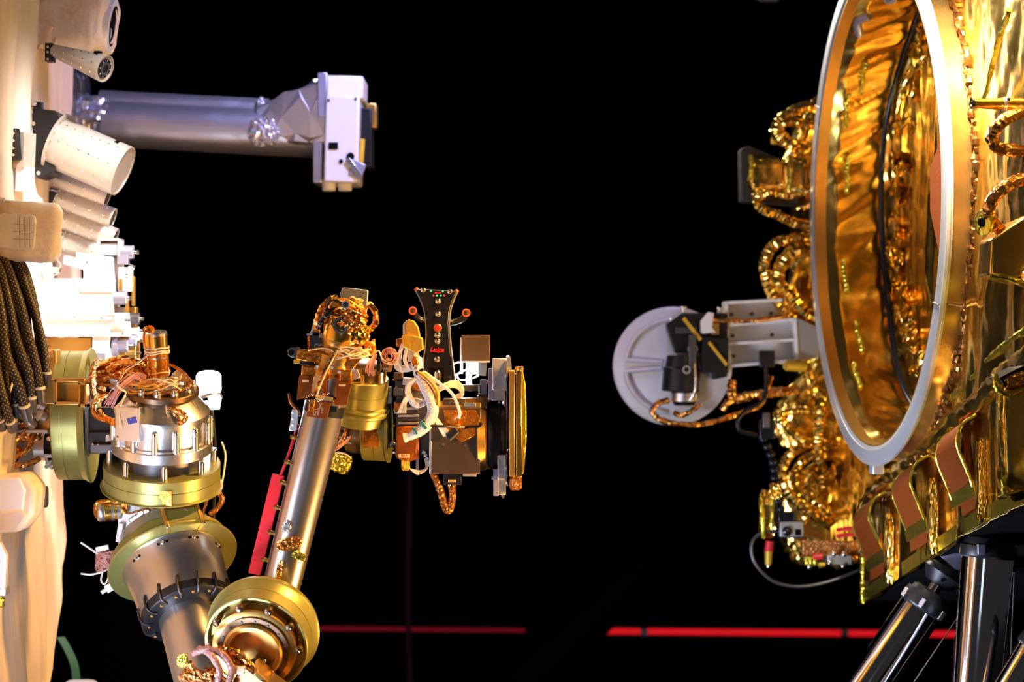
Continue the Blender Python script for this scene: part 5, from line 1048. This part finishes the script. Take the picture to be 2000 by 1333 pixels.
for i, y0 in enumerate((4.70, 5.06, 5.43)):
    zt = float(np.interp(y0, [3.9, 5.60], [.09, -.42])) - .03; x0 = XP(y0) - .02
    o = MB().ribbon([Vector((x0, y0, CZ + zt + .0)), Vector((x0 - .03, y0, CZ + zt - .02)), Vector((x0 - .042, y0, CZ + zt - .06)), Vector((x0 - .022, y0, CZ + zt - .115)), Vector((x0 - .002, y0, CZ + zt - .165)), Vector((x0 + .002, y0, CZ + zt - .20))], (-.014, .15, -.04), .003, 6).build('strap_loop', M.strap, t, label='brown strap loop with gold taped edges')
    for sgn in (-1, 1):
        wv = Vector((-.014, .15, -.04)) * .5 * sgn
        MB().tube([Vector((x0, y0, CZ + zt)) + wv, Vector((x0 - .03, y0, CZ + zt - .02)) + wv, Vector((x0 - .042, y0, CZ + zt - .06)) + wv, Vector((x0 - .022, y0, CZ + zt - .115)) + wv, Vector((x0 - .002, y0, CZ + zt - .165)) + wv], .0035, 6, 5, .3, i).build('edge_tape', M.goldtape, o, ang=20)
    MB().ribbon([Vector((x0 - .010, y0, CZ + zt - .145)), Vector((x0 - .004, y0, CZ + zt - .175))], (-.016, .17, -.045), .004, 2).build('cross_tape', M.goldtape, o)
    MB().hull((x0 + .008, y0 - .12, CZ + zt - .12), (.02, .04, .17), .5, .12, i, 4).build('foil_tuck', M.gold, o, ang=15)
v_ = [(XP(3.95) + .01, 3.95, -.24), (XP(4.69) + .01, 4.69, -.41), (XP(5.58) + .01, 5.58, -.68), (XD + .4, 5.58, -.68), (XD + .4, 4.69, -.41), (XD + .4, 3.95, -.24)]
m = MB(); m.add([(x, y, z_ + CZ) for x, y, z_ in v_] + [(x, y, z_ + CZ + .2) for x, y, z_ in v_], [(0, 1, 2, 3, 4, 5), (11, 10, 9, 8, 7, 6)] + [(i, (i + 1) % 6, (i + 1) % 6 + 6, i + 6) for i in range(6)]).build('belly_plate', M.matte, t)

# fittings on the near side of the deck
D = 4.35
t = T('standoff_cone', 'gold coloured conical standoff pointing at the ring, right edge', 'standoff', P(1960, 205, D))
LA(t, 'cone', M.goldsmooth, D, (1976, 204, 0), (-1, -.01, -.1), [(-60, 15), (0, 13), (70, 9.5), (76, 10.5), (80, 10.5), (80, 0)], 32); LA(t, 'tip', M.steel, D, (1898, 203, -8), (-1, 0, -.1), [(-2, 11.5), (3, 11), (3, 6), (0, 5), (0, 0)], 28); LA(t, 'collar', M.alu, D, (1964, 204, -2), (-1, 0, -.1), [(0, 14), (6, 14)], 28); SCW(t, D, (1966, 196, -16), (0, 0, -1), 4)
for i, (pts, lb) in enumerate((([(2040, 216, 0), (1990, 222, -20), (1952, 240, -34), (1930, 268, -34), (1942, 292, -30), (1976, 296, -20), (2040, 300, 0)], 'upper looping copper foil wrapped cable at the right edge'), ([(2040, 340, 0), (1988, 352, -20), (1950, 372, -34), (1928, 398, -34), (1926, 424, -28), (1938, 440, -20), (1956, 452, -4)], 'lower looping copper foil wrapped cable at the right edge, above the foil box'))):
    o = MB(D).tube(pts, 12, 11, 8, .16, 90 + i).build('foil_cable', M.copper, None, ang=22); tag(o, lb, 'cable', 'looping cables at the right edge')
    if i == 0: pass
t = T('foil_box', 'smooth gold foil covered box at the right edge below the copper loops', 'box', P(1960, 560, D))
m = MB(D); m.prism([(1926, 470), (1956, 448), (2030, 400), (2030, 562), (1985, 556), (1922, 540)], -50, 60).build('box_foil', M.goldsmooth, t, .006, seg=3)
MB(D).tube([(1922, 540, -52), (1960, 546, -54), (1990, 558, -50), (2030, 566, -40)], 5, 8, 5, .25, 3).build('tape_edge', M.goldtape, t, ang=20); MB(D).tube([(2030, 500, -56), (2004, 530, -60), (1990, 556, -54)], 16, 10, 5, .2, 4).build('fold', M.goldsmooth, t, ang=25)
LA(t, 'eyelet', M.goldtape, D, (1916, 436, -20), (-.9, 0, -.45), [(-4, 26), (2, 26), (4, 20), (4, 12), (2, 10), (2, 0)], 32); LA(t, 'eyelet_hole', M.matte, D, (1914, 436, -22), (-.9, 0, -.45), [(-1, 9), (4, 9), (4, 0)], 20)
t = T('foil_pillar', 'bright gold foil pillar block at the right edge above the black leg', 'block', P(1975, 975, 4.3))
MB(4.3).hull((1996, 862, 10), (84, 226, 70), .3, .05, 44, f=3, rot=(0, 0, -1)).build('foil_skin', M.gold, t, ang=20); MB(4.3).tube([(1950, 752, -24), (1948, 820, -30), (1952, 900, -28), (1956, 968, -24)], 4.5, 8, 6, .3, 5).build('tape_edge', M.goldtape, t, ang=20); MB(4.3).tube([(1944, 972, -28), (1976, 960, -34), (2040, 948, -30)], 4, 8, 6, .3, 6).build('tape_edge', M.goldtape, t, ang=20)
t = T('dark_tray', 'dark recessed tray with copper foil at the right edge above the foil pillar', 'tray', P(1980, 760, 4.3))
MB(4.3).prism([(1944, 738), (2040, 690), (2040, 740), (1960, 760)], -30, 60).build('tray', M.black, t, .002); MB(4.3).hull((1996, 738, -26), (80, 26, 24), .5, .14, 6, f=4, rot=(0, 0, -16)).build('foil_lining', M.copper, t, ang=20); MB(4.3).tube([(1936, 730, -34), (1940, 756, -36), (1962, 768, -34), (2010, 752, -30)], 6, 8, 5, .25, 4).build('rim_tape', M.goldtape, t, ang=20)

# ------------------------------------------------------------------ far side of the deck: boxes, cables, camera
D = 6.0
t = T('sensor_box', 'dark edged box with gold foil face sticking out behind the ring, upper right', 'box', P(1500, 400, D))
MB(D).prism([(1448, 290), (1465, 284), (1540, 316), (1560, 320), (1560, 400), (1450, 392)], 10, 70).build('dark_shell', mat('dark_shell', (.05, .045, .04), .3, .5), t, .003); MB(D).hull((1498, 342, -4), (78, 62, 50), .35, .07, 5, f=3).build('foil_face', M.gold, t, ang=18); MB(D).hull((1550, 346, -8), (50, 74, 60), .4, .1, 6, f=3).build('foil_neck', M.gold, t, ang=18); MB(D).tube([(1462, 306, -32), (1464, 330, -34), (1460, 356, -32)], 4, 8, 5, .3, 3).build('tape_edge', M.goldtape, t, ang=18); MB(D).tube([(1538, 306, -36), (1540, 340, -40), (1536, 376, -34)], 4, 8, 5, .3, 4).build('tape_edge', M.goldtape, t, ang=18)
CY(t, 'yellow_post', M.yellow, D, (1508, 275, 0), (1545, 276, 10), 7)
def fcable(lb, pts, r, d=6.0, mt=None, seed=0, cat='cable', grp='foil wrapped cables on the far side of the deck'):
    o = MB(d).tube(pts, r, 10, 16, .17, seed).build('foil_cable', mt or M.gold, None, ang=14); return tag(o, lb, cat, grp)
fcable('gold foil cable arching at the very top behind the ring', [(1640, 205, 20), (1570, 210, -4), (1528, 232, -10), (1514, 258, -8), (1532, 278, -4), (1570, 286, 10), (1640, 300, 30)], 11, seed=11)
fcable('gold foil cable crossing inside the top arch behind the ring', [(1640, 240, 10), (1580, 246, -14), (1540, 240, -18), (1520, 254, -12), (1552, 290, -8), (1580, 320, 4), (1640, 330, 20)], 9, seed=12)
fcable('gold foil cable drooping below the dark edged sensor box', [(1490, 366, -14), (1476, 386, -18), (1484, 408, -16), (1516, 420, -10), (1552, 436, -4), (1640, 452, 10)], 10, seed=13)
fcable('large gold foil cable loop left of the ring, above the white ribbed box', [(1640, 470, 20), (1560, 466, 0), (1512, 478, -8), (1492, 514, -10), (1498, 556, -10), (1522, 596, -8), (1560, 630, -4), (1640, 690, 10)], 11, seed=14)
fcable('crinkled gold foil cable inside the large loop left of the ring', [(1640, 500, 10), (1560, 488, -12), (1530, 510, -14), (1516, 548, -12), (1544, 580, -12), (1570, 610, -8), (1640, 640, 6)], 14, seed=15)
fcable('short gold foil cable between sensor box and ring', [(1640, 380, 10), (1580, 372, -8), (1540, 382, -14), (1500, 376, -18), (1480, 390, -16)], 9, seed=16)
fcable('gold foil hose falling beside the ring, middle right', [(1640, 690, 10), (1586, 660, -4), (1572, 700, -8), (1590, 760, -8), (1640, 800, 6)], 10, seed=17)
fcable('gold foil hose curling above the flexible camera arm', [(1640, 830, 10), (1590, 806, -6), (1550, 802, -12), (1520, 812, -14), (1540, 836, -10), (1570, 860, -6), (1640, 880, 6)], 9, seed=18)
fcable('long gold foil hose sweeping down towards the small camera', [(1640, 880, 10), (1580, 868, -6), (1540, 890, -12), (1524, 930, -14), (1546, 972, -12), (1584, 1004, -8), (1640, 1040, 10)], 10, seed=19)
fcable('gold foil hose running parallel inside the sweep towards the small camera', [(1640, 900, 6), (1592, 888, -14), (1556, 910, -18), (1552, 950, -18), (1590, 980, -14), (1640, 1010, 4)], 9, seed=20)
fcable('thin gold foil hose crossing above the red wires', [(1650, 940, 6), (1620, 930, -10), (1590, 950, -14), (1604, 990, -12), (1640, 1020, 0)], 7, seed=21)
fcable('gold foil tail hanging beside the small camera', [(1565, 960, -8), (1572, 1000, -14), (1560, 1040, -12), (1566, 1080, -8), (1590, 1096, 0)], 7, seed=22)
fcable('bright gold foil hose falling straight down beside the ring foot', [(1600, 780, -10), (1598, 830, -18), (1594, 870, -18), (1600, 910, -14), (1608, 950, -8)], 11, seed=23)
# crumpled blankets on the far side
for i, (c, s_, lb) in enumerate((((1604, 1010, 30), (150, 190, 60), 'crumpled gold foil blanket bulging behind the small camera'), ((1590, 600, 40), (110, 240, 60), 'crumpled gold foil blanket behind the large cable loop'), ((1600, 290, 40), (100, 220, 50), 'crumpled gold foil blanket at the top behind the ring'), ((1600, 780, 36), (110, 210, 60), 'crumpled gold foil blanket behind the ring beside the white ribbed box'))):
    o = MB(6.05).hull(c, s_, .6, .12, 60 + i, 3.5, (0, 0, 12 * i), 60, 34).build('foil_blanket', M.gold, None, ang=16); tag(o, lb, 'blanket', 'foil blankets behind the ring')

# white disc instrument on a ribbed white bracket
D = 5.95
t = T('disc_instrument', 'round white dish with black camera block and white ribbed box, left of the ring', 'instrument', P(1420, 830, D))
ax = Vector((-.10, .02, -1)).normalized(); c0 = Vector((1316, 716, 40))
ds = LA(t, 'dish', M.whiteplate, D, c0, ax, [(-8, 60), (-8, 110), (0, 117), (5, 117), (8, 112), (8, 0)], 96)
def dgroove(a0, a1, r0, r1, y0):
    pts = [c0 + ax * 9 + Vector((r1 * math.cos(math.radians(a)), r1 * math.sin(math.radians(a)), 0)) for a in np.linspace(a0, a1, 12)]; return pts
for a0, a1 in ((188, 284), (96, 174)):
    pts = dgroove(a0, a1, 20, 92, 0); e = pts[-1] if a0 == 188 else pts[0]
    o = MB(D).tube(pts, 5, 10, 3).build('raised_rib', M.whiteplate, ds)
m = MB(D); m.tube([c0 + ax * 9 + Vector((-90, -12, 0)), c0 + ax * 9 + Vector((-20, -8, 0))], 5, 10, 2); m.build('raised_rib', M.whiteplate, ds); m = MB(D); m.tube([c0 + ax * 9 + Vector((-90, 10, 0)), c0 + ax * 9 + Vector((-20, 4, 0))], 5, 10, 2); m.build('raised_rib', M.whiteplate, ds)
bk = MB(D).prism([(1302, 632), (1330, 612), (1420, 612), (1420, 736), (1392, 742), (1392, 700), (1372, 690), (1318, 690), (1302, 640)], -10, 30).build('black_bracket', M.black, t, .003)
BX(bk, 'bracket_front', M.black, D, 1368, 660, 1420, 728, -30, -6, .002); MB(D).box(1318, 640, 1360, 652, -16, -8).build('bracket_rail', M.darkgrey, bk, .001)
MB(D).prism([(1382, 610), (1392, 612), (1388, 640), (1396, 650), (1374, 652), (1366, 652), (1366, 628)], -28, -12).build('white_cover', M.white, bk, .002); BX(bk, 'tan_block', M.alodine, D, 1388, 632, 1402, 654, -24, -10, .001)
cm = LA(t, 'camera_barrel', M.black, D, (1328, 766, -10), (.06, -1, 0), [(0, 34), (2, 37), (46, 36), (48, 33), (70, 30), (72, 0)], 56); LA(cm, 'silver_collar', M.alu, D, (1335, 784, -10), (0, -1, 0), [(0, 26), (16, 26), (18, 24)], 40); LA(cm, 'lens_tip', M.black, D, (1336, 792, -10), (0, -1, 0), [(0, 20), (8, 24)], 32)
MB(D).ring((1337, 722, -46), (0, 0, -1), 8, 5, 3, 24).build('dial', M.alumat, cm); MB(D).ring((1350, 682, -34), (0, 0, -1), 10, 8, 3, 24).build('dial', M.alumat, cm); BX(cm, 'side_plate', M.darkgrey, D, 1342, 655, 1356, 720, -44, -36, .002); TU(cm, 'pipe', M.steel, D, [(1353, 710, -48), (1354, 735, -50), (1352, 765, -48), (1344, 780, -42)], 2.4)
MB(D).box(1322, 640, 1376, 647, -36, -30, rot=(0, 0, 52)).build('yellow_strip', M.yellow, t, .0006, label='yellow diagonal strip'); MB(D).box(1370, 688, 1427, 694, -38, -32, rot=(0, 0, 52)).build('yellow_strip', M.yellow, t, .0006, label='yellow diagonal strip')
for (x, y) in ((1335, 605), (1406, 607), (1312, 628)): CY(t, 'knob', M.alu, D, (x, y - 6, 0), (x, y + 8, 0), 6, 5, bev=.001)
rbx = MB(D); Z0, Z1 = 0, 60
for (xa, ya, xb, yb) in ((1418, 592, 1528, 586), (1418, 636, 1552, 624), (1420, 672, 1554, 664), (1420, 716, 1558, 704)):
    vs = [(xa, ya - 3, Z0), (xb, yb - 3, Z0), (xb, yb + 3, Z0), (xa, ya + 3, Z0), (xa, ya - 3, Z1), (xb, yb - 3, Z1), (xb, yb + 3, Z1), (xa, ya + 3, Z1)]
    o = MB(D).add(vs, [(0, 1, 2, 3), (7, 6, 5, 4), (0, 4, 5, 1), (1, 5, 6, 2), (2, 6, 7, 3), (3, 7, 4, 0)]).build('shelf_rib', M.white, t, .0012)
bw = MB(D).prism([(1418, 592), (1528, 587), (1560, 624), (1562, 704), (1420, 718)], 52, 62).build('back_web', M.white, t, .001); MB(D).prism([(1416, 590), (1422, 590), (1424, 718), (1418, 718)], 0, 60).build('end_web', M.white, t, .001); MB(D).prism([(1550, 622), (1556, 622), (1560, 706), (1554, 706)], 0, 60).build('end_web', M.white, t, .001); MB(D).prism([(1556, 620), (1600, 640), (1600, 700), (1560, 706)], 6, 60).build('mount_plate', M.alumat, t, .002)
for (x, y) in ((1434, 614), (1474, 613), (1512, 612), (1436, 656), (1514, 654), (1438, 696), (1516, 694)): SCW(bw, D, (x, y, 51), (0, 0, -1), 4, M.darkgrey)
FC(t, 'copper_cable', M.copper, D, [(1390, 626, -14), (1424, 627, -10), (1480, 626, -8), (1540, 616, 0)], 5, 4)
MB(D).tube([(1304, 782, -14), (1282, 788, -30), (1272, 804, -40), (1290, 820, -44), (1330, 828, -40), (1380, 826, -30), (1440, 808, -20), (1480, 792, -10), (1496, 764, -6), (1506, 734, 0)], 6, 9, 7, .2, 3).build('copper_cable', M.copper, t, ang=20); MB(D).tube([(1366, 790, -10), (1350, 802, -16), (1330, 812, -12), (1316, 806, -6)], 5, 9, 6, .2, 5).build('copper_cable', M.copper, t, ang=20); MB(D).tube([(1430, 744, 0), (1428, 764, -8), (1434, 780, -10), (1460, 774, -8), (1500, 768, -4), (1560, 760, 6)], 9, 9, 7, .25, 6).build('copper_cable', M.copper, t, ang=16); MB(D).tube([(1410, 800, -10), (1420, 786, -14), (1440, 776, -10)], 7, 9, 5, .25, 8).build('copper_cable', M.copper, t, ang=16)
CY(t, 'yellow_post', M.yellow, D, (1532, 714, -20), (1572, 716, -10), 10)
plg = BX(t, 'black_plug', M.plastic, D, 1481, 685, 1510, 718, -26, -6, .002); TU(plg, 'plug_cord', M.plastic, D, [(1494, 716, -16), (1494, 760, -18), (1486, 784, -20), (1456, 800, -22), (1438, 820, -24), (1444, 842, -22), (1476, 850, -18)], 4.5)

# small action camera on a bead arm
D = 5.75
t = T('bead_arm', 'black bead jointed arm hanging from the far side of the deck', 'mount', P(1512, 1012, D))
BX(t, 'clamp', M.plastic, D, 1482, 820, 1512, 858, -14, 14, .003); BX(t, 'clamp_pad', M.darkgrey, D, 1488, 806, 1502, 836, -18, -8, .002); pts = [Vector((1490 + 43 * f + 6 * math.sin(f * 6), 858 + 152 * f, -2)) for f in np.linspace(0, 1, 11)]
for p in pts: MB(D).ball(p, 9.5, 16, 10, (1, .85, 1)).build('bead', M.plastic, t)
BX(t, 'head', M.plastic, D, 1518, 1000, 1550, 1020, -14, 12, .003)
t = T('action_camera', 'small silver and black action camera at the lower end of the bead arm', 'camera', P(1543, 1050, D))
bd = BX(t, 'body', M.plastic, D, 1519, 1018, 1568, 1051, -10, 14, .003); fc = BX(t, 'face', M.alumat, D, 1522, 1019, 1567, 1048, -14, -9, .0015); LA(fc, 'lens', M.plastic, D, (1535, 1037, -14), (0, 0, -1), [(0, 9.5), (5, 9.5), (6, 7), (4, 6), (4, 0)], 32); BX(fc, 'screen', M.matte, D, 1551, 1033, 1563, 1045, -15, -13, .0005); LA(fc, 'lens_glass', M.lens, D, (1535, 1037, -18.5), (0, 0, -1), [(0, 5.6), (1, 4), (1.4, 0)], 20)
o = TU(None, 'power_cord', M.darkgrey, D, [(1520, 1038, 4), (1490, 1040, 2), (1468, 1062, 0), (1474, 1100, 0), (1510, 1136, 2), (1560, 1147, 4), (1620, 1138, 10), (1690, 1112, 20), (1760, 1080, 60)], 3.2, 8); tag(o, 'dark cord looping from the small camera towards the foil skirt', 'cord')
t = T('foil_post', 'short gold foil wrapped post with a yellow plug, left of the small camera', 'post', P(1495, 1108, D))
MB(D).hull((1500, 1006, 16), (34, 90, 30), .5, .12, 8, f=4).build('foil_skin', M.gold, t, ang=16); MB(D).tube([(1485, 970, -4), (1488, 1010, -6), (1491, 1050, -4)], 4, 8, 5, .35, 3).build('tape_edge', M.goldtape, t, ang=15); MB(D).tube([(1508, 968, -4), (1508, 1000, -6), (1510, 1030, -4)], 4, 8, 5, .35, 5).build('tape_edge', M.goldtape, t, ang=15); MB(D).hull((1514, 960, -6), (22, 30, 18), .7, .25, 4, f=4).build('foil_knot', M.gold, t, ang=15)
CY(t, 'red_band', M.red, D, (1504, 1058, 4), (1502, 1078, 4), 8.5); CY(t, 'yellow_plug', M.yellow, D, (1502, 1078, 4), (1501, 1104, 4), 8, 6.5); CY(t, 'plug_tip', M.steel, D, (1501, 1104, 4), (1501, 1109, 4), 4)
# red wires, valve block
t = T('valve_block', 'grey valve block with red fittings under the gold foil, beside the skirt', 'valve', P(1650, 1110, D))
BX(t, 'body', M.alumat, D, 1616, 1086, 1664, 1104, 0, 30, .002); CY(t, 'copper_fitting', M.copper, D, (1664, 1096, 8), (1692, 1092, 8), 8, 9)
for (x, y) in ((1628, 1082), (1648, 1083), (1620, 1100), (1646, 1106), (1580, 1108)): MB(D).ball((x, y, -4), 5.5).build('nut', M.steel, t)
CY(t, 'red_fitting', M.red, D, (1588, 1090, 4), (1606, 1088, 4), 6); CY(t, 'yellow_fitting', M.yellow, D, (1600, 1104, 6), (1612, 1104, 6), 4); MB(D).hull((1584, 1098, 8), (26, 18, 18), .6, .15, 4).build('foil_scrap', M.goldtape, t, ang=18); BX(t, 'base_bar', M.copperdark, D, 1570, 1060, 1692, 1090, 20, 40, .003)
for i, (y, lb) in enumerate(((1034, 'upper glossy red hose behind the foil skirt'), (1046, 'lower glossy red hose behind the foil skirt'))):
    o = TU(None, 'red_hose', M.red, D, [(1634, y + 2, 0), (1660, y - 2, -6), (1700, y, -4), (1760, y + 4, 30)], 3.6, 8); tag(o, lb, 'hose', 'red hoses behind the foil skirt')

# ------------------------------------------------------------------ hexapod legs
def leg(lb, d, a, b, r, collar=True):
    a = Vector(a); b = Vector(b); axv = (b - a); L = axv.length; axv = axv.normalized()
    t = T('hexapod_strut', lb, 'strut', A(d) @ b, 'chrome hexapod struts')
    LA(t, 'cylinder', M.chrome, d, a, axv, [(0, r - 2), (2, r), (L, r)], 72)
    LA(t, 'collar', M.black, d, a, axv, [(-26, r * .75), (-22, r * .9), (-8, r * .95), (-6, r + 3), (12, r + 5), (16, r + 3), (18, r + .5)], 64)
    return t, a, axv
t, a, axv = leg('thick upright chrome leg with a black collar at the lower right', 4.75, (1940, 1076, 40), (1857, 2064, 10), 52)
LA(t, 'end_ball', M.black, 4.75, a - axv * 24, -axv, [(0, 40), (16, 36), (30, 20), (34, 0)], 40); BX(t, 'collar_notch', M.greyblue, 4.75, 1906, 1062, 1920, 1082, -22, -8, .001); TU(t, 'side_rod', M.black, 4.75, [(1978, 1110, 20), (1962, 1380, 0)], 7); TU(t, 'side_rod', M.steel, 4.75, [(1984, 1120, 14), (1968, 1380, -6)], 1.6)
t, a, axv = leg('slanted chrome leg reaching up to the foil skirt from the lower left', 4.95, (1815, 1182, 40), (1256, 2008, 40), 44)
LA(t, 'hex_collar', M.black, 4.95, a - axv * 6, axv, [(-8, 47), (6, 49), (14, 48)], 40)
x_, y_, z_ = basis(axv)
for k in range(6):
    g = 2 * math.pi * k / 6 + .3; p = a - axv * 4 + (x_ * math.cos(g) + y_ * math.sin(g)) * 44
    MB(4.95).cyl(p, p + axv * 18, 9, 9, 4).build('nut', M.greyblue if k % 2 else M.alumat, t, .001)
LA(t, 'piston_rod', M.chrome, 4.95, a, -axv, [(0, 12), (44, 12)], 32); LA(t, 'ball_cup', M.black, 4.95, a - axv * 40, -axv, [(0, 14), (2, 26), (26, 44), (40, 40), (44, 20), (60, 18)], 48); SCW(t, 4.95, a - axv * 58 + Vector((-6, 0, -38)), (0, 0, -1), 4, M.matte)
MB(4.95).prism([(1842, 1090), (1890, 1078), (1892, 1122), (1868, 1116)], 20, 60).build('upper_plate', M.greyblue, t, .002); TU(t, 'guide_wire', M.steel, 4.95, [(1868, 1210, 0), (1740, 1400, 0)], 1.2)
t, a, axv = leg('chrome leg just entering at the bottom right corner', 4.6, (2040, 1262, 40), (1540, 2110, 40), 36)
